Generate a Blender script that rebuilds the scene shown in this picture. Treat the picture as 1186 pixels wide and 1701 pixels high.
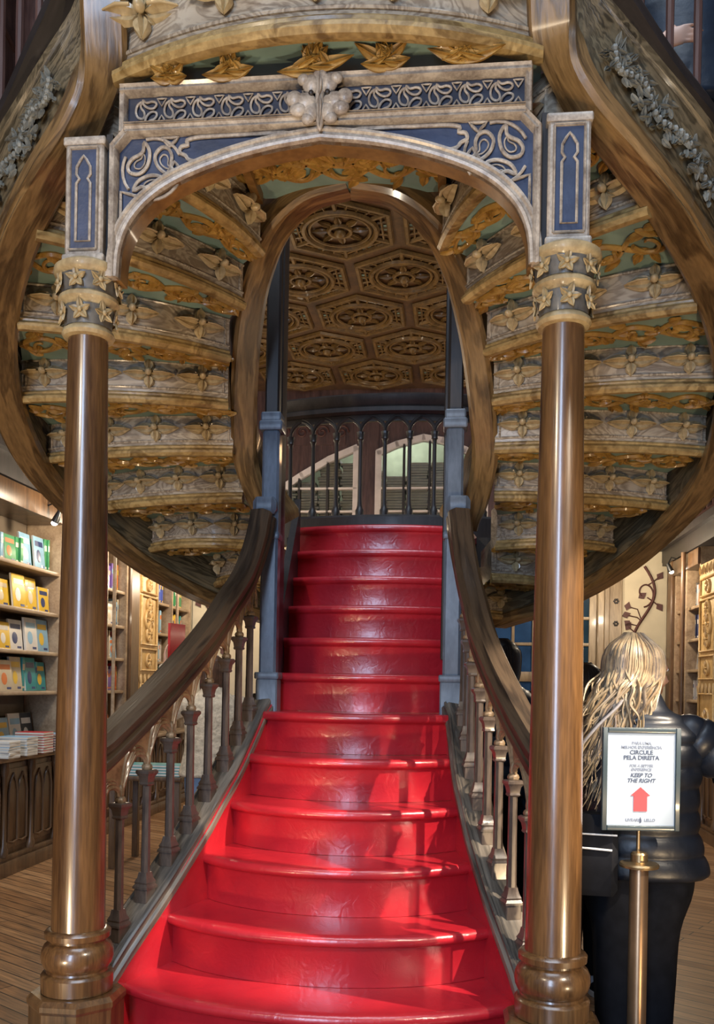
import bpy, math, random
from mathutils import Vector, Matrix
from math import sin, cos, pi, radians

for o in list(bpy.data.objects): bpy.data.objects.remove(o)
SC = bpy.context.scene
COL = SC.collection
random.seed(7)

# ------------------------------------------------------------------ camera
cd = bpy.data.cameras.new('camera'); cam = bpy.data.objects.new('camera', cd); COL.objects.link(cam)
cd.sensor_fit = 'VERTICAL'; cd.sensor_height = 36.0; cd.lens = 36.0 * 1500 / 1701
cd.shift_y = (1138 - 850.5) / 1701; cd.clip_start = .05
cam.matrix_world = Matrix.Translation((0, 0, 1.48)) @ Matrix.Rotation(radians(90), 4, 'X') @ Matrix.Rotation(radians(1.0), 4, 'Z')
SC.camera = cam
SC.view_settings.view_transform = 'Standard'; SC.view_settings.look = 'None'
SC.view_settings.exposure = 0.30; SC.view_settings.gamma = 1; SC.view_settings.use_curve_mapping = False

# ------------------------------------------------------------------ frame of the building (u right, v depth, z up)
OX, OY = -.13, 2.72
ANG = radians(6.2)
ca, sa = cos(ANG), sin(ANG)
def l2w(u, v, z): return Vector((OX + u * ca + v * sa, OY - u * sa + v * ca, z))
RZ = Matrix.Rotation(-ANG, 4, 'Z')

# ------------------------------------------------------------------ light
w = bpy.data.worlds.new('world'); SC.world = w; w.use_nodes = True
w.node_tree.nodes['Background'].inputs[0].default_value = (.80, .88, 1, 1)
w.node_tree.nodes['Background'].inputs[1].default_value = .09

def area(name, loc, target, sx, sy, energy, col):
    l = bpy.data.lights.new(name, 'AREA'); l.shape = 'RECTANGLE'; l.size = sx; l.size_y = sy; l.energy = energy; l.color = col
    o = bpy.data.objects.new(name, l); COL.objects.link(o)
    d = Vector(target) - Vector(loc); o.location = loc; o.rotation_euler = d.to_track_quat('-Z', 'Y').to_euler(); return o
def spot(name, loc, target, energy, col, size=60, rad=.04, blend=.4):
    l = bpy.data.lights.new(name, 'SPOT'); l.spot_size = radians(size); l.spot_blend = blend; l.energy = energy; l.color = col; l.shadow_soft_size = rad
    o = bpy.data.objects.new(name, l); COL.objects.link(o)
    d = Vector(target) - Vector(loc); o.location = loc; o.rotation_euler = d.to_track_quat('-Z', 'Y').to_euler(); return o
def point(name, loc, energy, col, rad=.08):
    l = bpy.data.lights.new(name, 'POINT'); l.energy = energy; l.color = col; l.shadow_soft_size = rad
    o = bpy.data.objects.new(name, l); COL.objects.link(o); o.location = loc; return o
WARM = (1, .72, .42); COOL = (.62, .78, 1)
area('skylight', (0, 1.2, 9.0), (0, 3.4, 0), 4.0, 6.0, 380, (.72, .84, 1))
area('entrance_door_daylight', (-1.7, -4.6, 2.9), (0, 4, 1.9), 1.1, 5.0, 300, (.55, .72, 1))
spot('ceiling_spotlight_right', (2.3, -.6, 3.7), (-.25, 3.1, .7), 420, (1, .86, .68), 28, .02)
spot('side_spotlight_right', (2.5, 1.7, 3.3), (.02, 3.25, .70), 900, (1, .84, .66), 19, .02)
spot('ceiling_spotlight_left', (-2.3, -1.0, 3.6), (.2, 3.1, 2.9), 170, (1, .80, .55), 62, .05)
spot('bounce_fill_centre', (.1, 1.35, .2), (-.15, 2.65, 3.3), 70, (1, .86, .66), 42, .06)  # added lamp, stands in for floor bounce on the sage underside over the arch
spot('floor_uplight_left', (-1.6, .9, .25), (-.9, 4.0, 3.0), 110, WARM, 75, .08)
spot('floor_uplight_right', (1.7, .9, .25), (.9, 4.0, 3.0), 110, WARM, 75, .08)
for i, (u, v, e) in enumerate(((-2.35, 4.3, 16), (-2.35, 6.2, 16), (-2.3, 7.7, 16), (2.35, 7.2, 20), (1.9, 7.8, 8), (2.2, 4.4, 14), (-2.2, 2.4, 14))):
    point('shelf_lamp_light', l2w(u, v, 2.80), e * 2.4, (1, .82, .6), .05)
point('back_gallery_lamp', l2w(-.1, 5.6, 3.9), 5, (1, .6, .3), .1)

# ------------------------------------------------------------------ materials
MATS = {}
def newmat(name, rough=.5, metal=0, coat=0, coat_rough=.1, spec=.5):
    m = bpy.data.materials.new(name); m.use_nodes = True
    b = m.node_tree.nodes['Principled BSDF']
    b.inputs['Roughness'].default_value = rough; b.inputs['Metallic'].default_value = metal
    b.inputs['Coat Weight'].default_value = coat; b.inputs['Coat Roughness'].default_value = coat_rough
    b.inputs['Specular IOR Level'].default_value = spec
    MATS[name] = m
    return m, m.node_tree.nodes, m.node_tree.links, b
def ramp(N, stops):
    r = N.new('ShaderNodeValToRGB'); e = r.color_ramp.elements
    e[0].position, e[0].color = stops[0][0], (*stops[0][1], 1); e[1].position, e[1].color = stops[-1][0], (*stops[-1][1], 1)
    for p, c in stops[1:-1]:
        x = e.new(p); x.color = (*c, 1)
    return r
def wood(name, dark, light, rough=.4, coat=0, stretch=(6, 6, .6), bump=.15, rings=0, coat_rough=.12, wear=None, ramt=.13):
    m, N, L, b = newmat(name, rough, 0, coat, coat_rough)
    tc = N.new('ShaderNodeAttribute'); tc.attribute_name = 'grain'; mp = N.new('ShaderNodeMapping'); mp.inputs['Scale'].default_value = stretch
    L.new(tc.outputs['Vector'], mp.inputs['Vector'])
    n1 = N.new('ShaderNodeTexNoise'); n1.inputs['Scale'].default_value = 2.2; n1.inputs['Detail'].default_value = 5; n1.inputs['Distortion'].default_value = .8
    n2 = N.new('ShaderNodeTexNoise'); n2.inputs['Scale'].default_value = 14; n2.inputs['Detail'].default_value = 8
    L.new(mp.outputs[0], n1.inputs['Vector']); L.new(mp.outputs[0], n2.inputs['Vector'])
    mid = tuple((a + c) / 2 for a, c in zip(dark, light))
    mx = N.new('ShaderNodeMath'); mx.operation = 'MULTIPLY_ADD'; L.new(n2.outputs['Fac'], mx.inputs[0]); mx.inputs[1].default_value = .55
    L.new(n1.outputs['Fac'], mx.inputs[2])
    fac = mx.outputs[0]
    if rings:
        r1 = N.new('ShaderNodeMath'); r1.operation = 'MULTIPLY'; L.new(n1.outputs['Fac'], r1.inputs[0]); r1.inputs[1].default_value = rings
        r2 = N.new('ShaderNodeMath'); r2.operation = 'SINE'; L.new(r1.outputs[0], r2.inputs[0])
        r3 = N.new('ShaderNodeMath'); r3.operation = 'MULTIPLY_ADD'; L.new(r2.outputs[0], r3.inputs[0]); r3.inputs[1].default_value = ramt; L.new(mx.outputs[0], r3.inputs[2])
        fac = r3.outputs[0]
    r = ramp(N, [(.48, dark), (.76, mid), (1.0, light)])
    L.new(fac, r.inputs[0]); out = r.outputs[0]
    if wear:
        n3 = N.new('ShaderNodeTexNoise'); n3.inputs['Scale'].default_value = 9; n3.inputs['Detail'].default_value = 6; L.new(tc.outputs['Vector'], n3.inputs['Vector'])
        rr = ramp(N, [(.52, (0, 0, 0)), (.66, (1, 1, 1))]); L.new(n3.outputs['Fac'], rr.inputs[0])
        mm = N.new('ShaderNodeMix'); mm.data_type = 'RGBA'; L.new(rr.outputs[0], mm.inputs['Factor']); L.new(out, mm.inputs['A']); mm.inputs['B'].default_value = (*wear, 1)
        out = mm.outputs['Result']
    L.new(out, b.inputs['Base Color'])
    if bump:
        bp = N.new('ShaderNodeBump'); bp.inputs['Strength'].default_value = bump; bp.inputs['Distance'].default_value = .006
        L.new(fac, bp.inputs['Height']); L.new(bp.outputs[0], b.inputs['Normal'])
    return m
def plain(name, c, rough=.5, metal=0, coat=0, var=.12, scale=8, bump=0, bscale=30, coat_rough=.1, spec=.5):
    m, N, L, b = newmat(name, rough, metal, coat, coat_rough, spec)
    tc = N.new('ShaderNodeTexCoord'); n = N.new('ShaderNodeTexNoise'); n.inputs['Scale'].default_value = scale; n.inputs['Detail'].default_value = 5
    L.new(tc.outputs['Object'], n.inputs['Vector'])
    r = ramp(N, [(.3, tuple(x * (1 - var) for x in c)), (.7, tuple(min(1, x * (1 + var)) for x in c))]); L.new(n.outputs['Fac'], r.inputs[0]); L.new(r.outputs[0], b.inputs['Base Color'])
    if bump:
        n2 = N.new('ShaderNodeTexNoise'); n2.inputs['Scale'].default_value = bscale; n2.inputs['Detail'].default_value = 4; L.new(tc.outputs['Object'], n2.inputs['Vector'])
        bp = N.new('ShaderNodeBump'); bp.inputs['Strength'].default_value = bump; bp.inputs['Distance'].default_value = .01
        L.new(n2.outputs['Fac'], bp.inputs['Height']); L.new(bp.outputs[0], b.inputs['Normal'])
    return m
def glow(name, c, s):
    m, N, L, b = newmat(name); b.inputs['Emission Color'].default_value = (*c, 1); b.inputs['Emission Strength'].default_value = s; b.inputs['Base Color'].default_value = (*c, 1)
    return m

M = {}
M['column'] = wood('varnished_oak', (.038, .017, .0065), (.175, .086, .030), .32, 1, (11, 11, .8), .15, 0, .17)
M['capital'] = wood('capital_oak', (.20, .135, .06), (.50, .38, .20), .5, .1, (5, 5, 3), .2)
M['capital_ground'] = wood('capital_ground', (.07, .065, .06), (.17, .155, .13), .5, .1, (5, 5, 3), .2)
M['band'] = wood('carved_grey_oak', (.20, .155, .11), (.42, .355, .27), .5, .15, (1.6, 1.6, 3.2), .2, 90, ramt=.22)
M['carve'] = wood('carving_grey_oak', (.24, .165, .075), (.60, .48, .28), .36, .4, (6, 6, 6), .1)
M['lip'] = wood('golden_lip_oak', (.15, .085, .022), (.46, .315, .125), .45, .2, (4, 4, 4), .2, 30)
M['gold'] = wood('golden_carved_oak', (.20, .098, .016), (.48, .285, .068), .42, .25, (5, 5, 5), .2)
M['stringer'] = wood('red_brown_stringer_oak', (.060, .032, .011), (.235, .138, .052), .40, .4, (9, 9, 1.3), .2, 26)
M['stringer_front'] = wood('light_stringer_oak', (.24, .13, .055), (.52, .36, .18), .45, .2, (4, 4, 3), .2, 50)
M['board'] = wood('olive_brown_board', (.040, .030, .016), (.19, .145, .082), .42, .3, (5, 5, 1.1), .25, 60, ramt=.18)
M['moss'] = wood('grey_leaf_carving', (.07, .068, .055), (.24, .235, .20), .5, .1, (6, 6, 6), .3)
M['rail'] = wood('dark_handrail_oak', (.018, .011, .007), (.080, .052, .030), .5, .12, (10, 10, .9), .25, 14)
M['cap'] = wood('string_cap_oak', (.04, .034, .028), (.19, .16, .125), .42, .3, (10, 10, 1), .3, 12)
M['baluster'] = wood('plum_brown_baluster', (.040, .030, .025), (.125, .092, .070), .35, .3, (8, 8, 2), .1)
M['tracery'] = wood('tan_tracery_oak', (.085, .055, .03), (.31, .21, .115), .45, .2, (6, 6, 6), .2)
M['post'] = wood('slate_painted_post', (.075, .095, .125), (.15, .185, .235), .38, .3, (6, 6, 2), .1)
M['dark'] = wood('dark_walnut', (.007, .006, .006), (.028, .021, .020), .5, .1, (6, 6, 1), .1)
M['redwood'] = wood('dark_red_walnut', (.035, .014, .012), (.12, .060, .048), .4, .3, (7, 7, .8), .1)
M['blue'] = plain('blue_ground_paint', (.030, .045, .095), .45, 0, .2, .25, 14, .15, 40)
M['mould'] = wood('bleached_moulding_oak', (.17, .13, .10), (.52, .445, .36), .45, .2, (9, 9, 9), .2)
M['frieze_ground'] = plain('navy_ground_paint', (.018, .023, .045), .45, 0, .2, .2, 20, .1)
M['teal'] = plain('sage_plaster', (.20, .30, .27), .6, 0, 0, .2, 6, .1)
M['red'] = None
M['shelf'] = wood('shelf_oak', (.20, .13, .075), (.42, .31, .20), .5, .1, (4, 1, 4), .1)
M['shelfback'] = plain('shelf_back', (.16, .125, .09), .6)
M['cabinet'] = wood('cabinet_walnut', (.045, .022, .010), (.16, .085, .038), .4, .3, (6, 6, .8), .15)
M['yellow'] = wood('carved_yellow_oak', (.40, .24, .08), (.72, .50, .22), .45, .2, (5, 5, 3), .2)
M['cream'] = plain('cream_wall', (.56, .49, .35), .7, 0, 0, .08, 5)
M['vine'] = plain('plum_vine_paint', (.085, .032, .028), .6)
M['tan'] = wood('tan_door_wood', (.17, .12, .075), (.36, .28, .18), .45, .2, (6, 6, .8), .1)
M['blackmetal'] = plain('black_metal', (.02, .02, .02), .35, .6)
M['brass'] = plain('aged_brass', (.42, .30, .16), .32, .9, 0, .2, 20)
M['brasspole'] = plain('bronze_pole', (.30, .19, .11), .30, .75, 0, .2, 12)
M['signframe'] = plain('slate_sign_frame', (.035, .055, .065), .4, 0, .2)
M['paper'] = plain('pale_blue_paper', (.38, .45, .52), .6, 0, 0, .02)
M['ink'] = plain('faded_ink', (.05, .065, .11), .7)
M['inkpale'] = plain('pale_ink', (.20, .23, .30), .7)
M['arrow'] = plain('red_arrow_print', (.80, .055, .065), .6)
M['pages'] = plain('book_pages', (.62, .57, .48), .8)
M['white'] = plain('white_frame', (.72, .66, .66), .5)
M['black'] = plain('near_black_cloth', (.0075, .008, .0105), .9, 0, 0, .3, 20, 0, 60, .1, .15)
M['skin'] = plain('skin', (.52, .30, .21), .5)
M['glassdark'] = plain('dark_window_glass', (.012, .03, .05), .08, 0, 0, .4, 3)
M['glassbluelit'] = plain('blue_lit_window_glass', (.02, .06, .16), .12, 0, 0, .4, 3)  # blue light on one door leaf's panes, put into the glass colour
M['soft'] = wood('arch_soffit_oak', (.10, .046, .012), (.27, .145, .045), .45, .1, (3, 3, 3), .15)

def red_paint():
    m, N, L, b = newmat('glossy_red_paint', .36, 0, 1, .20)
    tc = N.new('ShaderNodeTexCoord'); n = N.new('ShaderNodeTexNoise'); n.inputs['Scale'].default_value = 5; n.inputs['Detail'].default_value = 6
    L.new(tc.outputs['Object'], n.inputs['Vector'])
    r = ramp(N, [(.3, (.38, .010, .022)), (.7, (.55, .018, .028))]); L.new(n.outputs['Fac'], r.inputs[0]); L.new(r.outputs[0], b.inputs['Base Color'])
    n2 = N.new('ShaderNodeTexNoise'); n2.inputs['Scale'].default_value = 22; n2.inputs['Detail'].default_value = 5; n2.inputs['Distortion'].default_value = 1.5
    L.new(tc.outputs['Object'], n2.inputs['Vector'])
    bp = N.new('ShaderNodeBump'); bp.inputs['Strength'].default_value = .30; bp.inputs['Distance'].default_value = .006
    L.new(n2.outputs['Fac'], bp.inputs['Height']); L.new(bp.outputs[0], b.inputs['Normal']); L.new(bp.outputs[0], b.inputs['Coat Normal'])
    return m
M['red'] = red_paint()
def floor_mat():
    m, N, L, b = newmat('plank_floor', .42, 0, .25, .25)
    tc = N.new('ShaderNodeTexCoord'); mp = N.new('ShaderNodeMapping'); mp.inputs['Rotation'].default_value = (0, 0, radians(32))
    L.new(tc.outputs['Object'], mp.inputs['Vector'])
    br = N.new('ShaderNodeTexBrick'); br.inputs['Scale'].default_value = 1; br.inputs['Brick Width'].default_value = 2.2; br.inputs['Row Height'].default_value = .09
    br.inputs['Mortar Size'].default_value = .004; br.inputs['Color1'].default_value = (.24, .115, .045, 1); br.inputs['Color2'].default_value = (.42, .235, .11, 1); br.inputs['Mortar'].default_value = (.02, .012, .008, 1)
    L.new(mp.outputs[0], br.inputs['Vector'])
    mp2 = N.new('ShaderNodeMapping'); mp2.inputs['Scale'].default_value = (1, 14, 1); L.new(mp.outputs[0], mp2.inputs['Vector'])
    n = N.new('ShaderNodeTexNoise'); n.inputs['Scale'].default_value = 4; n.inputs['Detail'].default_value = 8; L.new(mp2.outputs[0], n.inputs['Vector'])
    r = ramp(N, [(.3, (.5, .5, .5)), (.7, (1.35, 1.3, 1.2))]); L.new(n.outputs['Fac'], r.inputs[0])
    mm = N.new('ShaderNodeMix'); mm.data_type = 'RGBA'; mm.blend_type = 'MULTIPLY'; mm.inputs['Factor'].default_value = 1
    L.new(br.outputs['Color'], mm.inputs['A']); L.new(r.outputs[0], mm.inputs['B']); L.new(mm.outputs['Result'], b.inputs['Base Color'])
    bp = N.new('ShaderNodeBump'); bp.inputs['Strength'].default_value = .2; bp.inputs['Distance'].default_value = .005; L.new(n.outputs['Fac'], bp.inputs['Height']); L.new(bp.outputs[0], b.inputs['Normal'])
    return m
M['floor'] = floor_mat()
def glass():
    m, N, L, b = newmat('window_glass', .03); b.inputs['Transmission Weight'].default_value = 1; b.inputs['IOR'].default_value = 1.1
    b.inputs['Base Color'].default_value = (.9, .95, .93, 1); return m
M['glass'] = glass()

# ------------------------------------------------------------------ mesh kit
class MB:
    def __init__(s): s.v = []; s.f = []; s.m = []; s.g = []
    def add(s, vs, fs, mi=0, gs=None):
        o = len(s.v); s.v += [Vector(p) for p in vs]; s.g += [tuple(p) for p in (gs or vs)]; s.f += [tuple(i + o for i in f) for f in fs]; s.m += [mi] * len(fs); return s
    def box(s, a, b, mi=0, M4=None):
        x0, y0, z0 = a; x1, y1, z1 = b
        vs = [Vector(p) for p in ((x0, y0, z0), (x1, y0, z0), (x1, y1, z0), (x0, y1, z0), (x0, y0, z1), (x1, y0, z1), (x1, y1, z1), (x0, y1, z1))]
        if M4 is not None: vs = [M4 @ p for p in vs]
        return s.add(vs, [(0, 3, 2, 1), (4, 5, 6, 7), (0, 1, 5, 4), (1, 2, 6, 5), (2, 3, 7, 6), (3, 0, 4, 7)], mi)
    def bbox(s, a, b, c=.004, mi=0, M4=None):
        # box with chamfered vertical and horizontal edges
        x0, y0, z0 = a; x1, y1, z1 = b
        def ring(i, z):
            return [(x0 + i, y0 + c + i if 0 else y0 + c, z), (x0 + c, y0 + i, z), (x1 - c, y0 + i, z), (x1 - i, y0 + c, z), (x1 - i, y1 - c, z), (x1 - c, y1 - i, z), (x0 + c, y1 - i, z), (x0 + i, y1 - c, z)]
        rs = [ring(c * .6, z0), ring(0, z0 + c), ring(0, z1 - c), ring(c * .6, z1)]
        vs = [Vector(p) for r in rs for p in r]
        if M4 is not None: vs = [M4 @ p for p in vs]
        fs = [tuple(range(7, -1, -1)), tuple(range(24, 32))]
        for k in range(3):
            for j in range(8): fs.append((k * 8 + j, k * 8 + (j + 1) % 8, k * 8 + 8 + (j + 1) % 8, k * 8 + 8 + j))
        return s.add(vs, fs, mi)
    def grid(s, rows, mi=0, cl=False, capa=False, capb=False, gr=None):
        n = len(rows[0]); vs = [p for r in rows for p in r]; fs = []
        for i in range(len(rows) - 1):
            for j in range(n if cl else n - 1):
                k = (j + 1) % n; fs.append((i * n + j, i * n + k, (i + 1) * n + k, (i + 1) * n + j))
        if capa: fs.append(tuple(range(n - 1, -1, -1)))
        if capb: fs.append(tuple(range((len(rows) - 1) * n, len(rows) * n)))
        return s.add(vs, fs, mi, [p for r in gr for p in r] if gr else None)
    def lathe(s, prof, c=(0, 0), n=32, mi=0, ph=0, cap=True):
        rows = [[(c[0] + r * cos(2 * pi * j / n + ph), c[1] + r * sin(2 * pi * j / n + ph), z) for j in range(n)] for r, z in prof]
        return s.grid(rows, mi, True, cap, cap)
    def prism(s, poly, z0, z1, mi=0):
        n = len(poly); vs = [(x, y, z0) for x, y in poly] + [(x, y, z1) for x, y in poly]
        fs = [tuple(range(n - 1, -1, -1)), tuple(range(n, 2 * n))] + [(i, (i + 1) % n, n + (i + 1) % n, n + i) for i in range(n)]
        return s.add(vs, fs, mi)
    def slab(s, poly, d0, d1, mi=0):
        # polygon in (u,z), thickness along v
        n = len(poly); vs = [(x, d0, z) for x, z in poly] + [(x, d1, z) for x, z in poly]
        fs = [tuple(range(n)), tuple(range(2 * n - 1, n - 1, -1))] + [(i, n + i, n + (i + 1) % n, (i + 1) % n) for i in range(n)]
        return s.add(vs, fs, mi)
    def sweep(s, path, sec, mi=0, mode='vert', closed=False, cap=True, scale=None):
        # sec: list of (a,b); a along horizontal side, b along up
        P = [Vector(p) for p in path]; n = len(P); rows = []; prev = None; gr = []; dist = 0; off = (P[0].x * 3.1 + P[0].z * 1.7) % 5
        for i in range(n):
            if closed: t = P[(i + 1) % n] - P[i - 1]
            else: t = P[min(i + 1, n - 1)] - P[max(i - 1, 0)]
            if t.length < 1e-9: t = Vector((0, 1, 0))
            t.normalize()
            if mode == 'tube':
                if prev is None:
                    a = Vector((0, 0, 1)) if abs(t.z) < .9 else Vector((1, 0, 0)); sd = t.cross(a).normalized()
                else:
                    sd = prev - t * prev.dot(t)
                    if sd.length < 1e-6: sd = t.orthogonal()
                    sd.normalize()
                prev = sd; up = sd.cross(t).normalized()
            else:
                h = Vector((t.x, t.y, 0))
                if h.length < .05 and prev is not None: sd = prev
                else: h.normalize(); sd = Vector((h.y, -h.x, 0))
                prev = sd
                up = Vector((0, 0, 1)) if mode == 'vert' else sd.cross(t).normalized()
            k = scale[i] if scale else 1
            rows.append([P[i] + sd * a * k + up * b * k for a, b in sec])
            if i: dist += (P[i] - P[i - 1]).length
            gr.append([(a + off, b + off, dist + off) for a, b in sec])
        if closed: rows.append(rows[0]); gr.append(gr[0])
        return s.grid(rows, mi, True, cap and not closed, cap and not closed, gr)
    def tube(s, path, r, n=6, mi=0, closed=False, flat=1):
        rr = r if isinstance(r, (list, tuple)) else None
        sec = [(cos(2 * pi * j / n) * (1 if rr else r), sin(2 * pi * j / n) * flat * (1 if rr else r)) for j in range(n)]
        return s.sweep(path, sec, mi, 'tube', closed, True, list(rr) if rr else None)
    def ell(s, c, r, n=12, m=8, mi=0, M4=None):
        rows = []
        for i in range(m + 1):
            a = -pi / 2 + pi * i / m
            rr = max(cos(a), .001)
            rows.append([Vector((r[0] * rr * cos(2 * pi * j / n), r[1] * rr * sin(2 * pi * j / n), r[2] * sin(a))) for j in range(n)])
        c = Vector(c)
        rows = [[((M4 @ p) if M4 is not None else p) + c for p in r_] for r_ in rows]
        return s.grid(rows, mi, True, True, True)
    def leaf(s, o, x, y, n, L, W, H, mi=0, k=7, curl=0, pw=.8):
        # pointed leaf from o along x, width along y, ridge raised along n
        o, x, y, n = Vector(o), Vector(x), Vector(y), Vector(n); rows = []
        for i in range(k + 1):
            t = i / k; wd = W * max(sin(pi * min(1, t ** pw)), .02); c = o + x * (L * t) + n * (curl * t * t)
            hh = H * (.35 + .65 * sin(pi * min(1, t * .9 + .05)))
            rows.append([c - y * wd, c - y * wd * .85 + n * hh * .55, c + n * hh * .35 - y * wd * .25, c + n * hh, c + n * hh * .35 + y * wd * .25, c + y * wd * .85 + n * hh * .55, c + y * wd])
        return s.grid(rows, mi)
    def xf(s, M4):
        s.v = [M4 @ p for p in s.v]; return s
    def join(s, o, M4=None, mi=None):
        vs = [M4 @ p for p in o.v] if M4 is not None else o.v
        k = len(s.v); s.v += [p.copy() for p in vs]; s.g += o.g; s.f += [tuple(i + k for i in f) for f in o.f]; s.m += [(mi if mi is not None else q) for q in o.m]; return s

def rbox(w, h, c=.006):
    a, b = w / 2, h
    return [(-a + c, 0), (a - c, 0), (a, c), (a, b - c), (a - c, b), (-a + c, b), (-a, b - c), (-a, c)]
def cr(pts, k=6, closed=False):
    P = [Vector(p) for p in pts]; n = len(P); out = []
    rng = n if closed else n - 1
    for i in range(rng):
        p0, p1, p2, p3 = (P[(i - 1) % n] if closed or i else P[0] * 2 - P[1]), P[i], P[(i + 1) % n], (P[(i + 2) % n] if closed or i + 2 < n else P[n - 1] * 2 - P[n - 2])
        for j in range(k):
            t = j / k
            out.append(.5 * ((2 * p1) + (p2 - p0) * t + (2 * p0 - 5 * p1 + 4 * p2 - p3) * t * t + (3 * p1 - p0 - 3 * p2 + p3) * t ** 3))
    if not closed: out.append(P[-1].copy())
    return out
def lerp(T, x):
    if x <= T[0][0]: a, b = T[0], T[1]
    elif x >= T[-1][0]: a, b = T[-2], T[-1]
    else:
        for a, b in zip(T, T[1:]):
            if a[0] <= x <= b[0]: break
    k = (x - a[0]) / (b[0] - a[0])
    return tuple(p + (q - p) * k for p, q in zip(a[1:], b[1:]))

def mesh(name, mb, mats, angle=35):
    me = bpy.data.meshes.new(name); me.from_pydata([tuple(p) for p in mb.v], [], mb.f)
    if not isinstance(mats, (list, tuple)): mats = [mats]
    for x in mats: me.materials.append(x)
    if len(mats) > 1: me.polygons.foreach_set('material_index', mb.m)
    at = me.attributes.new('grain', 'FLOAT_VECTOR', 'POINT'); at.data.foreach_set('vector', [c for g in mb.g for c in g])
    me.polygons.foreach_set('use_smooth', [True] * len(me.polygons))
    me.set_sharp_from_angle(angle=radians(angle)); me.update()
    return me
def tag(o, label=None, cat=None, group=None, kind=None):
    if label: o['label'] = label
    if cat: o['category'] = cat
    if group: o['group'] = group
    if kind: o['kind'] = kind
    return o
BASE = {}
def thing(name, label, cat, base, group=None, kind=None, rz=0):
    o = bpy.data.objects.new(name, None); COL.objects.link(o); o.empty_display_size = .05
    o.matrix_world = Matrix.Translation(l2w(*base)) @ RZ @ Matrix.Rotation(rz, 4, 'Z')
    tag(o, label, cat, group, kind); BASE[o.name] = Vector(base); o['_b'] = 1; del o['_b']; return o
def part(name, mb, mats, parent, base=None, angle=35, label=None):
    b = BASE.get(parent.name) if base is None else Vector(base)
    if b is None and parent.parent: b = BASE.get(parent.parent.name)
    if b is not None: mb.v = [p - b for p in mb.v]
    o = bpy.data.objects.new(name, mesh(name, mb, mats, angle)); COL.objects.link(o); o.parent = parent
    if label: o['label'] = label
    return o
def single(name, mb, mats, label, cat, base, group=None, kind=None, angle=35):
    b = Vector(base); mb.v = [p - b for p in mb.v]
    o = bpy.data.objects.new(name, mesh(name, mb, mats, angle)); COL.objects.link(o)
    o.matrix_world = Matrix.Translation(l2w(*base)) @ RZ
    return tag(o, label, cat, group, kind)
def inst(name, me, parent, M4):
    o = bpy.data.objects.new(name, me); COL.objects.link(o); o.parent = parent; o.matrix_local = M4; return o
def frame(o, x, y, z):
    m = Matrix.Identity(4)
    for i, a in enumerate((x, y, z)):
        for j in range(3): m[j][i] = a[j]
    for j in range(3): m[j][3] = o[j]
    return m
def lname(s): return 'left' if s < 0 else 'right'

ORD = ['first', 'second', 'third', 'fourth', 'fifth', 'sixth', 'seventh', 'eighth', 'ninth', 'tenth', 'eleventh', 'twelfth', 'thirteenth', 'fourteenth', 'fifteenth', 'sixteenth', 'seventeenth', 'eighteenth', 'nineteenth', 'twentieth', 'twenty-first', 'twenty-second', 'twenty-third', 'twenty-fourth']
# ------------------------------------------------------------------ structure: shell of the hall
WU, BV = 2.95, 8.6
def struct(name, mb, mats, base=(0, 0, 0), angle=35): return single(name, mb, mats, None, None, base, None, 'structure', angle)
struct('floor', MB().box((-6, -8, -.1), (6, 12, 0)), M['floor'])
struct('wall_left', MB().box((-WU - 1.6, -8, 0), (-WU - 1.5, 12, 14)), M['redwood'])
struct('wall_right', MB().box((WU + 1.5, -8, 0), (WU + 1.6, 12, 14)), M['redwood'])
# back wall with an opening for the arched gallery window and the two panes
mb = MB()
mb.box((-4.5, BV, 0), (4.5, BV + .12, 3.45)); struct('wall_back', mb, M['cream'])
mb = MB(); mb.box((-4.5, BV, 3.45), (-1.95, BV + .12, 14)); mb.box((.75, BV, 3.45), (4.5, BV + .12, 14)); mb.box((-1.95, BV, 4.85), (.75, BV + .12, 14))
struct('wall_gallery', mb, M['redwood'])
# gallery floors along both sides, and the side ledges in front of the shelves
for s in (-1, 1):
    mb = MB(); a, b = sorted((s * (WU + .02), s * (WU + 1.5)))
    mb.box((a, -3, 3.02), (b, BV, 3.2)); a, b = sorted((s * (WU - .12), s * (WU + .1)))
    mb.box((a, -3, 3.16), (b, BV, 3.24)); a, b = sorted((s * (WU - .06), s * (WU + .1))); mb.box((a, -3, 2.98), (b, BV, 3.16))
    struct('trim_%d' % (1 if s < 0 else 2), mb, M['dark'])

# ------------------------------------------------------------------ red central flight
RIS = .17
UW = [(-1.0, .86), (-.3, .745), (-.07, .68), (.144, .61), (.384, .53), (.59, .475), (.83, .43), (1.16, .395), (1.24, .37), (1.46, .385), (1.9, .425), (2.33, .46), (3.2, .60)]
def uw(v): return lerp(UW, v)[0]
def zk(k): return .51 + RIS * k
st = thing('red_staircase', 'glossy red painted central flight of stairs with bowed steps rising between the two columns', 'stairs', (0, -.5, 0))
for k in range(-2, 12):
    z = zk(k); vc = -.07 + .218 * k; bow = .19 if k < 4 else max(.10, .19 - .03 * (k - 3))
    prof = [(.026, -RIS + .001), (.026, -.045), (.020, -.038), (.006, -.036), (-.003, -.028), (-.006, -.018), (-.002, -.007), (.008, 0), (.03, 0), (.12, .0), (.30 + (.55 if k == 11 else 0), 0), (.30 + (.55 if k == 11 else 0), -.03), (.06, -.05), (.06, -RIS + .001)]
    rows = []
    n = 20
    for i in range(n + 1):
        s = -1 + 2 * i / n; row = []
        for d, h in prof:
            v = vc + bow * s * s + d
            row.append((s * (uw(v) + .004), v, z + h))
        rows.append(row)
    part('step', MB().grid(rows, 0, True, True, True), M['red'], st, angle=50)
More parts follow.
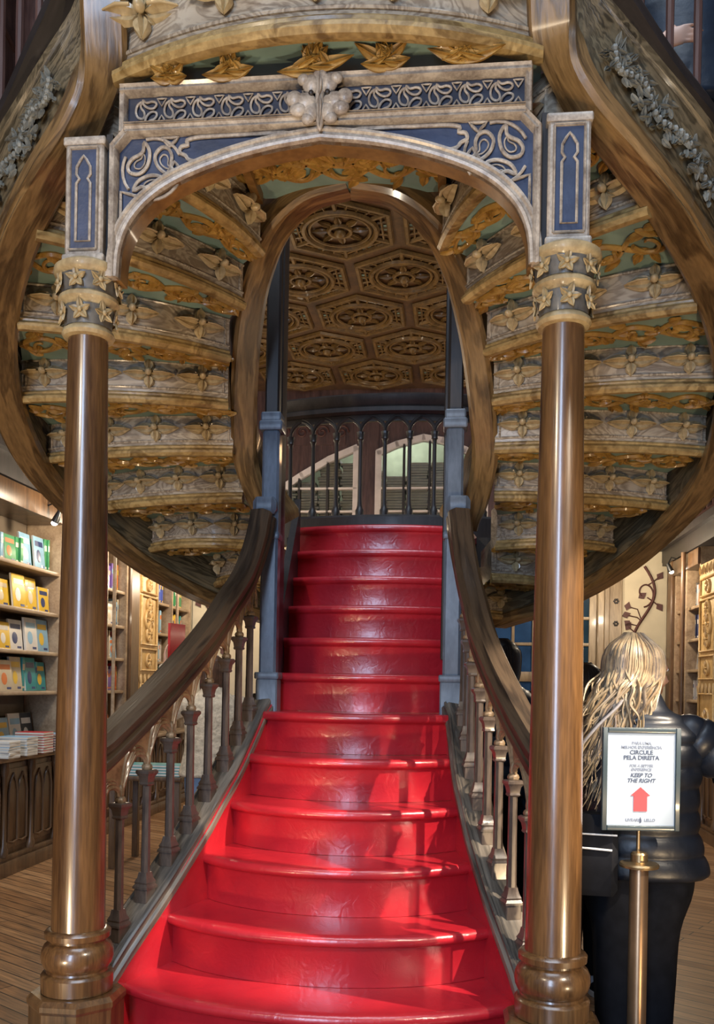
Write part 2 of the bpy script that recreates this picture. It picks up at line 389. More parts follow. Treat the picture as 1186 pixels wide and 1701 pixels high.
# curved string walls: red inside, dark moulded cap on top
def zstr(v): return lerp([(-.6, .06), (-.144, .40), (.04, .535), (.167, .64), (.30, .74), (.426, .84), (.69, 1.035), (1.0, 1.24), (1.25, 1.42), (1.4, 1.53)], v)[0]
for s in (-1, 1):
    P = [(-.44 + .05 * i) for i in range(35)]
    rows = [[(s * (uw(v) - .001), v, 0 if v < 1.3 else .0), (s * (uw(v) - .001), v, zstr(v) - .012), (s * (uw(v) + .03), v, zstr(v) - .012), (s * (uw(v) + .03), v, 0)] for v in P]
    part('inner_string', MB().grid(rows, 0, True, True, True), M['red'], st)
    path = [(s * (uw(v) + .060), v, zstr(v)) for v in P]
    sec = [(-.066, -.055), (.066, -.055), (.066, -.03), (.055, -.022), (.055, .0), (.045, .008), (-.040, .008), (-.046, .002), (-.052, .010), (-.060, .004), (-.060, -.010), (-.070, -.02), (-.070, -.045)]
    part('string_cap', MB().sweep(path, sec, 0), M['cap'], st, label='dark oak moulded string capping')
    rows = [[(s * (uw(v) + .04), v, 0), (s * (uw(v) + .04), v, zstr(v) - .045), (s * (uw(v) + .115), v, zstr(v) - .045), (s * (uw(v) + .115), v, 0)] for v in P]
    part('outer_string', MB().grid(rows, 0, True, True, True), M['cap'], st, label='dark oak outer string board')
    # upper side walls behind the posts
    P2 = [1.27 + .07 * i for i in range(17)]
    mb = MB()
    rows = [[(s * uw(v), v, 0), (s * uw(v), v, zk((v - .0) / .218) + .16), (s * (uw(v) + .035), v, zk(v / .218) + .16), (s * (uw(v) + .035), v, 0)] for v in P2]
    mb.grid(rows, 0, True, True, True)
    part('upper_side_panel', mb, M['dark'], st, label='dark panelled side of the upper steps')

# ------------------------------------------------------------------ lower balustrades
BV_ = [.04, .167, .297, .426, .553, .69, .84, .985, 1.12]
RAILP = [(.712, .045, 1.235), (.685, .10, 1.275), (.62, .3, 1.405), (.56, .52, 1.55), (.52, .69, 1.67), (.495, .85, 1.79), (.472, 1.0, 1.90), (.455, 1.09, 2.00), (.438, 1.15, 2.11), (.425, 1.185, 2.22)]
def baluster_mb(h):
    mb = MB()
    mb.bbox((-.026, -.026, -.02), (.026, .026, .032), .003)
    sq = lambda r, z: [(-r, -r, z), (r, -r, z), (r, r, z), (-r, r, z)]
    mb.grid([sq(.030, .030), sq(.030, .037), sq(.024, .046), sq(.026, .052), sq(.019, .066), sq(.0155, .085)], 0, True, True, True)
    rows = []
    for z, r in ((.08, .0165), (h * .5, .0150), (h - .045, .0145)):
        rows.append([(r * cos(pi / 8 + j * pi / 4), r * sin(pi / 8 + j * pi / 4), z) for j in range(8)])
    mb.grid(rows, 0, True, True, True)
    mb.grid([sq(.015, h - .05), sq(.0185, h - .045), sq(.0165, h - .038), sq(.0195, h - .02), sq(.027, h - .008), sq(.027, h), sq(.022, h + .004)], 0, True, True, True)
    return mb
bal_me = None
for s in (-1, 1):
    t = thing('stair_balustrade', 'carved wooden balustrade with gothic arches along the %s side of the red steps' % lname(s), 'balustrade', (s * .6, .5, zstr(.5)), 'balustrades of the red flight')
    b0 = BASE[t.name]
    part('handrail', MB().sweep([Vector((s * p.x, p.y, p.z)) for p in cr(RAILP, 6)], [(-.034, -.058), (.034, -.058), (.040, -.050), (.040, -.030), (.030, -.020), (.030, -.012), (.048, -.004), (.050, .020), (.030, .048), (-.030, .048), (-.050, .020), (-.048, -.004), (-.030, -.012), (-.030, -.020), (-.040, -.030), (-.040, -.050)], 0, 'perp'), M['rail'], t)
    H = .43
    tops = []
    for i, v in enumerate(BV_):
        u = uw(v) + .058; z0 = zstr(v) + .008
        mb = baluster_mb(H)
        if bal_me is None: bal_me = mesh('baluster', mb, M['baluster'], 25)
        yaw = math.atan2(-(uw(v + .05) - uw(v - .05)) * s * -1, .1) * -1
        o = inst('baluster', bal_me, t, Matrix.Translation(Vector((s * u, v, z0)) - b0) @ Matrix.Rotation(yaw, 4, 'Z'))
        tops.append(Vector((s * u, v, z0 + H)))
    # pointed gothic arches between neighbouring capitals, below the rail
    def rz(v):
        T = sorted([(p[1], p[2], p[0]) for p in RAILP]); return lerp(T, v)
    ext = tops + [Vector((s * .452, 1.20, zstr(1.2) + H))]
    for i in range(len(ext) - 1):
        A, B = ext[i], ext[i + 1]; mb = MB()
        for off, r in ((0, .009), (.018, .007), (.034, .006)):
            dv = B - A; L = Vector((dv.x, dv.y, 0)).length; e = dv / L
            apex_h = .105 - off * .2
            for side in (0, 1):
                pts = []
                for q in range(9):
                    t_ = q / 8
                    # arc from one springing to the centre apex
                    hw_ = L / 2 - off * .35; am_ = math.acos(1 - 1 / 1.65); x = (1 - cos(t_ * am_)) * hw_ * 1.65; h = sin(t_ * am_) / sin(am_) * apex_h
                    base = A + e * (off * .35 + x) if side == 0 else B - e * (off * .35 + x)
                    pts.append(base + Vector((0, 0, h + off)))
                mb.tube(pts, r, 6)
        # sunk spandrel board above the arches, tight under the rail
        rows = []
        for q in range(13):
            t_ = q / 12; c = A.lerp(B, t_); d = abs(t_ - .5) * 2
            h = .105 * (1 - (d ** 2.2)) ** .6 if d < 1 else 0
            top = rz(c.y)[0] - .045
            lo = min(c.z + h + .012, top - .002)
            n_ = Vector((.002, 0, 0)); cc = Vector((c.x, c.y, 0))
            rows.append([cc - n_ + Vector((0, 0, lo)), cc - n_ + Vector((0, 0, top)), cc + n_ + Vector((0, 0, top)), cc + n_ + Vector((0, 0, lo))])
        mb.grid(rows, 0, True, True, True)
        for P0, P1 in ((A, B), (B, A)):
            e2 = (P1 - P0); top = rz(P1.y)[0] - .06
            if top - P0.z > .06 and i < len(ext) - 2:
                for o2 in (0, .014):
                    mb.tube([Vector((P0.x + e2.x * q_, P0.y + e2.y * q_, P0.z + (top - P0.z) * (1 - (1 - w_) ** 1.8) * (1 - o2 * 3))) for q_, w_ in [((1 - cos(k_ / 8 * pi / 2)) * (1 - o2 * 4) + o2, k_ / 8) for k_ in range(9)]], .0065, 6)
        # raised mouldings following the rail and a small trefoil in each spandrel
        mb.tube([Vector((A.lerp(B, q / 4).x, A.lerp(B, q / 4).y, rz(A.lerp(B, q / 4).y)[0] - .062)) for q in range(5)], .006, 6)
        part('arch_tracery', mb, M['tracery'], t)
    # curled leaf drop beside each capital
    for P_ in tops:
        mb = MB()
        mb.ell(P_ + Vector((0, 0, .012)), (.020, .020, .016), 8, 6); mb.ell(P_ + Vector((0, 0, .035)), (.013, .013, .03), 8, 6)
        part('springing_bud', mb, M['tracery'], t)

# ------------------------------------------------------------------ slate posts at the head of the balustrades
for s in (-1, 1):
    t = thing('newel_post', 'tall slate grey post %s of the red steps, its foot on the string' % ('to the left' if s < 0 else 'to the right'), 'post', (s * .405, 1.27, 1.2), 'slate posts')
    c = (s * .405, 1.27)
    mb = MB(); mb.bbox((c[0] - .038, c[1] - .038, 1.18), (c[0] + .038, c[1] + .038, 2.60), .01)
    for z0, z1, r in ((1.18, 1.50, .048), (1.50, 1.53, .054), (2.60, 2.64, .052), (2.64, 2.68, .045), (2.12, 2.15, .045)):
        mb.bbox((c[0] - r, c[1] - r, z0), (c[0] + r, c[1] + r, z1), .006)
    part('post_shaft', mb, M['post'], t)
    mb = MB(); mb.bbox((c[0] - .032, c[1] - .026, 2.68), (c[0] + .032, c[1] + .032, 3.80), .008)
    x = c[0] - s * .02
    mb.bbox((x - .016, c[1] + .03, 1.5), (x + .016, c[1] + .10, 3.80), .004)
    mb.bbox((x - .03, c[1] + .08, 1.6), (x + .012, c[1] + .16, 3.80), .004)
    part('dark_upper_shaft', mb, M['dark'], t, label='dark walnut upper length of the post')
    mb = MB()
    a_, b_ = sorted((s * .37, s * .475)); mb.bbox((a_, 1.19, 2.225), (b_, 1.29, 2.30), .02)
    part('rail_bracket', mb, M['post'], t)

# ------------------------------------------------------------------ columns
LEAFM = MB()
for q in range(5):
    a = pi / 2 + q * 2 * pi / 5
    x = Vector((cos(a), 0, sin(a))); y = Vector((-sin(a), 0, cos(a)))
    LEAFM.leaf((0, 0, 0), x, y, (0, -1, 0), .034 if q else .038, .011, .008, 0, 5, .006)
LEAFM.ell((0, -.008, 0), (.008, .006, .008), 8, 6)
leaf_me = mesh('carved_leaf', LEAFM, M['capital'], 60)
for s in (-1, 1):
    cx = s * .72 + (-.005 if s < 0 else .0)
    t = thing('wooden_column', 'varnished oak column with leafy capital on an octagonal plinth, %s of the red steps' % lname(s), 'column', (cx, 0, 0), 'oak columns under the archway')
    mb = MB(); mb.lathe([(.150, 0), (.150, .10), (.142, .11), (.142, .485), (.148, .495), (.148, .510), (.135, .524)], (cx, 0), 8, 0, pi / 8)
    part('plinth', mb, M['column'], t, angle=25)
    prof = [(.104, .523), (.108, .528), (.109, .575), (.103, .583), (.094, .586), (.092, .592), (.100, .600), (.107, .615), (.110, .632), (.108, .650), (.101, .666), (.090, .676), (.086, .680), (.086, .686), (.099, .690), (.100, .706), (.095, .712), (.082, .716)]
    part('column_base', MB().lathe(prof, (cx, 0), 48), M['column'], t)
    part('shaft', MB().lathe([(.081, .714), (.0795, 1.0), (.076, 1.35), (.070, 1.8), (.064, 2.2), (.060, 2.54)], (cx, 0), 48), M['column'], t)
    prof = [(.060, 2.530), (.074, 2.534), (.080, 2.544), (.076, 2.556), (.068, 2.562), (.066, 2.575), (.070, 2.61), (.078, 2.628), (.087, 2.634), (.092, 2.642), (.090, 2.654), (.080, 2.660), (.077, 2.67), (.082, 2.695), (.092, 2.712), (.102, 2.718), (.107, 2.728), (.105, 2.742), (.094, 2.750), (.080, 2.758)]
    cap = part('capital', MB().lathe([p for p in prof], (cx, 0), 40), M['capital'], t)
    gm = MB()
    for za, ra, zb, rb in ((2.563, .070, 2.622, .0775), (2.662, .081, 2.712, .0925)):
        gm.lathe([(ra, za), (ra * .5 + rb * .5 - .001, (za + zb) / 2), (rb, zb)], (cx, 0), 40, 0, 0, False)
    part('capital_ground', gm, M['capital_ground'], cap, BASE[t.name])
    b0 = BASE[t.name]
    for zc, rr, off, n in ((2.597, .078, .3, 7), (2.690, .090, .75, 8)):
        for q in range(n):
            a = 2 * pi * q / n + off
            d = Vector((cos(a), sin(a), 0)); yv = -d; xv = Vector((-sin(a), cos(a), 0))
            o = inst('carved_leaf', leaf_me, cap, frame(Vector((cx, 0, zc)) + d * rr - b0, xv, yv, Vector((0, 0, 1))) @ Matrix.Rotation(random.uniform(-.3, .3), 4, 'Y'))

# ------------------------------------------------------------------ archway screen between the columns
def tear(cx, cz, r, a0, flip=1, k=14, fat=1.0):
    # comma / paisley outline in the (u,z) plane
    base = [(-.85, 0), (-.68, .42), (-.2, .56), (.25, .42), (.62, .42), (1.0, .78), (.92, .18), (.55, -.26), (.05, -.52), (-.5, -.48)]
    q = cr([Vector((x, 0, z * flip * fat)) for x, z in base], 3, True)
    return [(cx + r * (p.x * cos(a0) - p.z * sin(a0)), cz + r * (p.x * sin(a0) + p.z * cos(a0))) for p in q]
def closed_tube(mb, pts2, v, r, mi=0, n=6):
    mb.tube([Vector((x, v, z)) for x, z in pts2], r, n, mi, True)
ARCH = [(0, 3.086), (.15, 3.066), (.287, 3.034), (.425, 2.984), (.514, 2.930), (.575, 2.862), (.605, 2.785), (.612, 2.70)]
half = [(p.x, p.z) for p in cr([Vector((a, 0, b)) for a, b in ARCH], 5)]
full = [(-a, b) for a, b in reversed(half)][:-1] + half
aw = thing('carved_archway', 'blue and pale wood archway carried by the two columns, paisley frieze above', 'archway', (0, 0, 2.7))
FR = -.055; BK = .025
# spandrel board (blue) : between arch curve and top
mb = MB()
for s in (-1, 1):
    pl = [(s * (x + .012), z + .022) for x, z in half] + [(s * .640, 2.70), (s * .640, 3.09), (s * .585, 3.148), (0, 3.148)]
    n = len(pl)
    # triangulated strip by hand: fan along the outline to the top edge
    outer = []
    for x, z in half:
        outer.append((s * min(.636, x * 1.0 + .02), 3.135))
    m_ = len(half)
    rowsA = [(s * (half[i][0] + .004), FR + .018, half[i][1] + .02) for i in range(m_)]
    rowsB = [(outer[i][0] if half[i][0] < .56 else s * .637, FR + .018, 3.135 if half[i][0] < .56 else 3.085) for i in range(m_)]
    grid = [[rowsA[i], rowsB[i], (rowsB[i][0], BK, rowsB[i][2]), (rowsA[i][0], BK, rowsA[i][2])] for i in range(m_)]
    mb.grid(grid, 0, True, True, True)
part('spandrel_panel', mb, M['blue'], aw)
# arch soffit (brown) and face moulding (pale)
mb = MB(); mb.sweep([Vector((x, .03, z)) for x, z in full], [(-.10, -.004), (.085, -.004), (.085, .016), (-.10, .016)], 0, 'perp') if 0 else None
rows = []
for i, (x, z) in enumerate(full):
    a = full[max(i - 1, 0)]; b = full[min(i + 1, len(full) - 1)]
    t = Vector((b[0] - a[0], 0, b[1] - a[1])).normalized(); n_ = Vector((-t.z, 0, t.x))
    rows.append([Vector((x, FR + .002, z)), Vector((x, BK, z)), Vector((x, BK, z)) + n_ * .03, Vector((x, FR + .002, z)) + n_ * .03])
part('arch_soffit', MB().grid(rows, 0, True, True, True), M['soft'], aw)
mb = MB(); rows = []
for i, (x, z) in enumerate(full):
    a = full[max(i - 1, 0)]; b = full[min(i + 1, len(full) - 1)]
    t = Vector((b[0] - a[0], 0, b[1] - a[1])).normalized(); n_ = Vector((-t.z, 0, t.x)); c = Vector((x, FR, z))
    rows.append([c + Vector((0, d, 0)) + n_ * h for d, h in ((.02, 0), (0, 0), (-.010, .004), (-.012, .012), (-.004, .018), (-.004, .024), (-.010, .030), (-.008, .038), (.004, .042), (.02, .042))])
mb.grid(rows, 0, True, True, True)
part('arch_moulding', mb, M['mould'], aw)
# outer frame mouldings
def bar(mb, p, q, w, d=.016, v=FR):
    P, Q = Vector((p[0], v, p[1])), Vector((q[0], v, q[1])); t = (Q - P).normalized(); n_ = Vector((-t.z, 0, t.x))
    sec = [(.02, -w / 2), (-d * .3, -w / 2), (-d, -w * .32), (-d * .55, 0), (-d, w * .32), (-d * .3, w / 2), (.02, w / 2)]
    mb.grid([[c + Vector((0, a, 0)) + n_ * b for a, b in sec] for c in (P, Q)], 0, True, True, True)
mb = MB()
for s in (-1, 1):
    bar(mb, (s * .632, 2.70), (s * .632, 3.097), .024)
    bar(mb, (s * .634, 3.090), (s * .588, 3.140), .026)
bar(mb, (-.595, 3.140), (.595, 3.140), .026)
bar(mb, (-.595, 3.153), (.595, 3.153), .010, .022)
bar(mb, (-.61, 3.262), (.61, 3.262), .030, .022)
for s in (-1, 1): bar(mb, (s * .604, 3.135), (s * .604, 3.27), .022)
part('frame_moulding', mb, M['mould'], aw)
mb = MB(); mb.box((-.60, FR + .012, 3.145), (.60, BK, 3.272))
part('frieze_panel', mb, M['frieze_ground'], aw)
# spandrel relief
for s in (-1, 1):
    mb = MB()
    c = Vector((s * .515, 0, 3.030)); R = .083
    for q in range(3):
        a = 2 * pi * q / 3 + (.5 if s > 0 else pi - .5)
        ctr = (c.x + cos(a) * R * .52, c.z + sin(a) * R * .52)
        closed_tube(mb, tear(ctr[0], ctr[1], R * .60, a + s * 1.9, -s, 20, .95), FR + .012, .0058)
        closed_tube(mb, tear(ctr[0], ctr[1], R * .30, a + s * 1.9, -s, 20, .95), FR + .014, .0025)
    ring = [(c.x + cos(i / 28 * 2 * pi) * R * 1.12, c.z + sin(i / 28 * 2 * pi) * R * 1.12) for i in range(29)]
    for i0, i1 in ((2, 9), (12, 18), (21, 27)):
        mb.tube([Vector((x, FR + .012, z)) for x, z in ring[i0:i1]], .005, 6)
    # long pointed lobe
    lob = [(.10, 3.120), (.18, 3.121), (.28, 3.121), (.37, 3.120), (.408, 3.112), (.405, 3.098), (.425, 3.094), (.430, 3.076), (.412, 3.066), (.400, 3.052), (.365, 3.048), (.31, 3.070), (.24, 3.090), (.17, 3.106)]
    closed_tube(mb, [(s * p.x, p.z) for p in cr([Vector((a, 0, b)) for a, b in lob], 3, True)], FR + .012, .0062)
    for tri in (((.435, 3.123), (.487, 3.123), (.462, 3.095)), ((.445, 3.050), (.478, 3.000), (.425, 3.022)), ((.612, 2.965), (.545, 2.945), (.612, 2.86))):
        closed_tube(mb, [(s * (a + (b_ - a) * t), c_ + (d - c_) * t) for (a, c_), (b_, d) in zip(tri, tri[1:] + tri[:1]) for t in (0, .33, .66)], FR + .012, .005)
    part('spandrel_tracery', mb, M['mould'], aw)
N_ = 13; pitch = 1.15 / N_
for i in range(N_):
    x = -.575 + pitch * (i + .5); z = 3.202; e = 1 if x > 0 else -1
    if abs(x) < .06: continue
    mb = MB()
    closed_tube(mb, tear(x - .024, z - .002, .026, radians(112), -1, 14, .85), FR + .006, .0036)
    closed_tube(mb, tear(x + .008, z + .018, .023, radians(178), -1, 14, .85), FR + .006, .0036)
    closed_tube(mb, tear(x + .010, z - .018, .025, radians(215), 1, 14, .85), FR + .006, .0036)
    for zz, d in ((z + .036, -1), (z - .036, 1)):
        xx = x + pitch / 2
        closed_tube(mb, [(xx - .014, zz), (xx, zz), (xx + .014, zz), (xx + .007, zz + d * .011), (xx, zz + d * .022), (xx - .007, zz + d * .011)], FR + .006, .0028)
    part('frieze_paisley', mb, M['mould'], aw)

# big leaf boss in the middle
mb = MB(); o = Vector((0, FR - .03, 3.195))
mb.ell(o + Vector((0, .012, -.01)), (.016, .018, .085), 12, 8)
for x, z, rx, rz_ in ((0, .052, .020, .032), (-.026, .040, .022, .024), (.026, .040, .022, .024), (-.048, .052, .016, .014), (.048, .052, .016, .014), (-.045, -.012, .030, .022), (.045, -.012, .030, .022), (-.074, -.004, .020, .020), (.074, -.004, .020, .020), (-.062, -.034, .022, .018), (.062, -.034, .022, .018), (-.026, -.040, .020, .026), (.026, -.040, .020, .026), (-.034, -.062, .016, .014), (.034, -.062, .016, .014)):
    mb.ell(o + Vector((x, .006 - .10 * abs(x), z)), (rx * 1.22, .013, rz_ * 1.2), 14, 8)
for a, L, W in ((90, .085, .008), (-90, .085, .008)):
    a = radians(a); x = Vector((cos(a), 0, sin(a))); y = Vector((-sin(a), 0, cos(a)))
    mb.leaf(o + Vector((0, -.008, 0)), x, y, (0, -1, 0), L, W, .012, 0, 9, -.012, .75)
boss = part('leaf_boss', mb, M['mould'], aw, angle=60)
for sx in (-1, 1): part('hole_shade', MB().ell(o + Vector((sx * .024, -.008, .008)), (.008, .006, .008), 10, 8), M['dark'], boss, BASE[aw.name])  # dark beads stand in for the shade inside the boss's holes
# corner boxes above the capitals with a gothic blue panel
for s in (-1, 1):
    cx = s * .722
    mb = MB(); mb.bbox((cx - .060, -.06, 2.752), (cx + .060, .06, 3.125), .006)
    for z in (2.76, 3.115): mb.bbox((cx - .066, -.066, z - .012), (cx + .066, .066, z + .012), .004)
    bx = part('corner_box', mb, M['mould'], aw)
    b0 = BASE[aw.name]
    mb = MB(); mb.box((cx - .043, -.0615, 2.785), (cx + .043, -.05, 3.092)); part('blue_panel', mb, M['blue'], bx, b0)
    mb = MB()
    L_ = [(-.022, 2.81), (-.022, 2.985), (-.013, 2.998), (-.022, 3.012), (-.021, 3.035), (-.010, 3.055), (0, 3.068), (.010, 3.055), (.021, 3.035), (.022, 3.012), (.013, 2.998), (.022, 2.985), (.022, 2.81)]
    closed_tube(mb, [(cx + a, b) for a, b in L_], -.064, .0045)
    R_ = [(-.043, 2.785), (.043, 2.785), (.043, 3.092), (-.043, 3.092)]
    for a, b in zip(R_, R_[1:] + R_[:1]): bar(mb, (cx + a[0], a[1]), (cx + b[0], b[1]), .008, .006, -.062)
    part('panel_tracery', mb, M['mould'], bx, b0)
# dark strips stand in for the shade in the gap between frame and boxes
for s in (-1, 1): mb = MB().box((min(s * .645, s * .665), -.03, 2.75), (max(s * .645, s * .665), .02, 3.15)); part('gap_shade', mb, M['dark'], aw)


# ------------------------------------------------------------------ side flights seen from below
FLOWER = MB()
for sx in (-1, 1):
    FLOWER.leaf((sx * .008, -.004, 0), (sx, 0, 0), (0, 0, 1), (0, -1, 0), .090, .024, .026, 0, 10, 0, .62)
    FLOWER.leaf((0, -.006, sx * .006), (0, 0, sx), (1, 0, 0), (0, -1, 0), .050, .020, .024, 0, 7, 0, 1.0)
    FLOWER.tube([(sx * .02, -.03, 0), (sx * .05, -.032, 0), (sx * .085, -.022, 0)], [.004, .004, .002], 6)
for a in (40, 140, 220, 320):
    a = radians(a); FLOWER.leaf((0, -.004, 0), (cos(a), 0, sin(a)), (-sin(a), 0, cos(a)), (0, -1, 0), .036, .011, .012, 0, 5)
FLOWER.ell((0, -.026, 0), (.013, .013, .013), 12, 8)
FLOWER.v = [Vector((p.x, p.y * 1.45, p.z)) for p in FLOWER.v]
flower_me = mesh('carved_flower', FLOWER, M['carve'], 60)

WED = [(.56, 2.50, .72, 2.70, 1.90), (.60, 2.05, .94, 2.36, 2.05), (.62, 1.93, 1.21, 2.02, 2.20), (.585, 1.48, 1.40, 1.71, 2.355), (.575, 1.235, 1.475, 1.33, 2.51),
       (.56, 1.07, 1.41, .93, 2.665), (.525, .94, 1.235, .55, 2.82), (.44, .81, 1.00, .20, 2.98), (.35, .71, .68, .06, 3.14)]
def edge(i, s, n=12, ext=0.0):
    a, b, c, d, z = WED[i]; A, B = Vector((a, b, 0)), Vector((c, d, 0)); L = (B - A).length
    t = (B - A).normalized(); nrm = Vector((t.y, -t.x, 0))
    if nrm.y > 0: nrm = -nrm
    bul = {0: .05, 1: .09, 2: .14}.get(i, .055)
    pts = []
    for k in range(n + 1):
        q = k / n; p = A.lerp(B, q) + nrm * (bul * 4 * q * (1 - q)) * (L / .8) ** .5
        pts.append(Vector((s * p.x, p.y, z)))
    return pts
def scroll(mb, P, z, s0=0.0, rows=2, seed=0, hgt=.014):
    """leafy scrollwork on an underside; P(s,t)->(u,v)"""
    rnd = random.Random(seed)
    def pt(a, b, dz=0): x, y = P(a, b); return Vector((x, y, z - dz))
    L = (pt(1, .5) - pt(0, .5)).length; W = (pt(.5, 1) - pt(.5, 0)).length
    n = max(2, int(L / .16))
    # wavy main stems
    for ph in (0, pi):
        mb.tube([pt(q / (n * 8), .5 + .26 * sin(pi * q / 8 + ph), .008) for q in range(n * 8 + 1)], .0085, 6, 0, False, 1.5)
    for i in range(n):
        c = (i + .5) / n; sg = 1 if i % 2 else -1
        # spiral
        pts = []
        for q in range(14):
            a = q / 13 * 1.6 * pi; r = .34 * (1 - q / 16)
            pts.append(pt(c + sg * cos(a) * r / n * .9, .5 + sin(a) * r * .9, .012))
        mb.tube(pts, [.009 - .0003 * q for q in range(14)], 6)
        for k in range(7):
            a = rnd.uniform(0, 2 * pi); bs = pt(min(.97, max(.03, c + rnd.uniform(-.45, .45) / n)), rnd.uniform(.12, .88), .004)
            x = Vector((cos(a), sin(a), 0)); y = Vector((-sin(a), cos(a), 0))
            mb.leaf(bs, x, y, (0, 0, -1), rnd.uniform(.05, .085), rnd.uniform(.014, .022), .02, 0, 5, .006)
LIPSEC = [(-.020, -.022), (.000, -.028), (.014, -.026), (.024, -.014), (.023, -.003), (.014, .005), (.008, .010), (.010, .017), (.004, .024), (-.020, .024)]
for s in (-1, 1):
    f = thing('curved_side_flight', 'curved upper flight sweeping up on the %s, flower-carved undersides of its steps showing' % lname(s), 'staircase', (s * 1.0, 1.2, 1.9), 'curved side flights')
    b0 = BASE[f.name]
    for i in range(len(WED)):
        z = WED[i][4]; E = edge(i, s); n = len(E)
        if i: back = [Vector((q.x, q.y, z)) for q in edge(i - 1, s)]
        else: back = [Vector((s * (.50 + .1 * k / 12), 2.75 + .1 * k / 12, z)) for k in range(13)]
        H = .205
        mb = MB()
        # band face, soffit and top as one block
        rows = []
        for k in range(n):
            bk = back[k] + (back[k] - E[k]).normalized() * .03
            rows.append([(E[k].x, E[k].y, z), (E[k].x, E[k].y, z + H), (bk.x, bk.y, z + H), (bk.x, bk.y, z)])
        mb.grid(rows, 0, True, True, True)
        # sunk-panel frame lines on the band
        nr = [(E[min(k + 1, n - 1)] - E[max(k - 1, 0)]).normalized() for k in range(n)]
        out = [Vector((a.y, -a.x, 0)) * (1 if s > 0 else 1) for a in nr]
        out = [o_ if o_.y < 0 or (i <= 1 and abs(o_.y) < .4 and False) else -o_ for o_ in out]
        for zz in (.042, .150):
            mb.tube([E[k] + out[k] * .002 + Vector((0, 0, zz)) for k in range(n)], .0055, 6)
        for k in (0, n - 1):
            mb.tube([E[k] + out[k] * .003 + (nr[k] * (.02 if k == 0 else -.02)) + Vector((0, 0, zz)) for zz in (.042, .150)], .005, 6)
        stp = part('step', mb, M['band'], f)
        # lip moulding: side vector follows 'out'
        mb = MB(); mb.grid([[E[k] + out[k] * a + Vector((0, 0, b)) for a, b in LIPSEC] for k in range(n)], 0, True, True, True)
        part('lip_moulding', mb, M['lip'], stp, b0)
        # soffit: sage ground with golden scrollwork
        mb = MB(); mb.grid([[E[k].lerp(back[k], .06) - Vector((0, 0, .002)), back[k] - Vector((0, 0, .002))] for k in range(n)])
        part('soffit_ground', mb, M['teal'], stp, b0)
        def P(a, b, E=E, back=back, n=n):
            x = a * (n - 1); k = min(n - 2, int(x)); f_ = x - k
            p = E[k].lerp(E[k + 1], f_); q = back[k].lerp(back[k + 1], f_); r = p.lerp(q, .12 + .7 * b); return r.x, r.y
        mb = MB(); scroll(mb, P, z, seed=i * 3 + (s > 0))
        part('soffit_scrollwork', mb, M['gold'], stp, b0)
        # flowers
        L = sum((E[k + 1] - E[k]).length for k in range(n - 1)); m_ = max(1, int((L - .02) / .205)); 
        for q in range(m_):
            t_ = (q + .5) / m_; x = t_ * (n - 1); k = min(n - 2, int(x)); c = E[k].lerp(E[k + 1], x - k); o_ = out[k].lerp(out[k + 1], x - k).normalized()
            xv = Vector((-o_.y, o_.x, 0))
            inst('carved_flower', flower_me, stp, frame(c + Vector((0, 0, .097)) - b0, xv, -o_, Vector((0, 0, 1))) @ Matrix.Scale(min(1.08, L / m_ / .19), 4))
    # outer stringer
    OP = [(.68, 2.68, 1.83), (.98, 2.42, 1.92), (1.26, 2.06, 2.07), (1.445, 1.74, 2.25), (1.525, 1.33, 2.42), (1.47, .92, 2.61), (1.30, .53, 2.79), (1.08, .23, 2.935), (.90, .07, 3.05), (.75, -.015, 3.17), (.675, -.055, 3.30), (.655, -.10, 3.44), (.645, -.17, 3.60), (.64, -.28, 3.80)]
    path = [Vector((s * p.x, p.y, p.z)) for p in cr(OP, 6)]
    part('stringer_underside', MB().sweep(path, rbox(.135, .07, .014), 0, 'perp'), M['stringer'], f, label='broad red-brown lower edge of the stringer')
    TOPS = [(.66, 2.74, 2.18), (1.0, 2.46, 2.27), (1.29, 2.09, 2.42), (1.475, 1.76, 2.60), (1.56, 1.34, 2.77), (1.51, .91, 2.94), (1.36, .49, 3.09), (1.17, .24, 3.21), (.98, .10, 3.345), (.87, .02, 3.44), (.79, -.03, 3.525), (.73, -.07, 3.60), (.69, -.13, 3.69), (.655, -.24, 3.86)]
    tpath = [Vector((s * p.x, p.y, p.z)) for p in cr(TOPS, 6)]
    def sidev(k):
        t = tpath[min(k + 1, len(tpath) - 1)] - tpath[max(k - 1, 0)]; h = Vector((t.x, t.y, 0)).normalized(); return Vector((h.y, -h.x, 0))
    sec = [(-.058, .06), (.058, .06), (.058, .085), (.046, .092), (.046, .30), (.058, .31), (.058, .345), (-.058, .345), (-.058, .31), (-.046, .30), (-.046, .092), (-.058, .085)]
    sec = [(-.058, .02), (.058, .02), (.058, .09), (.046, .11), (.046, .86), (.058, .88), (.058, 1.0), (-.058, 1.0), (-.058, .88), (-.046, .86), (-.046, .11), (-.058, .09)]
    brd = part('stringer_board', MB().grid([[path[k].lerp(tpath[k], b) + sidev(k) * a * (1 if k < 46 else max(.2, 1 - (k - 46) * .055)) for a, b in [(a_, b_ if k < 50 else max(b_, min(.5, .04 * (k - 50)))) for a_, b_ in sec]] for k in range(len(path))], 0, True, True, True, [[(a * 3 + 2, b * .3, k * .05) for a, b in sec] for k in range(len(path))]), M['board'], f)
    part('top_rail', MB().sweep(tpath, [(-.075, -.012), (.075, -.012), (.080, .010), (.060, .040), (-.060, .040), (-.080, .010)], 0, 'perp'), M['dark'], f)
    # leafy carving on the outer face where the board rises at the front
    mb = MB(); rnd = random.Random(5)
    cp = [q_ for k_ in range(38, 55) for q_ in (path[k_].lerp(tpath[k_], .52), path[k_].lerp(tpath[k_], .52).lerp(path[k_ + 1].lerp(tpath[k_ + 1], .52), .5))]
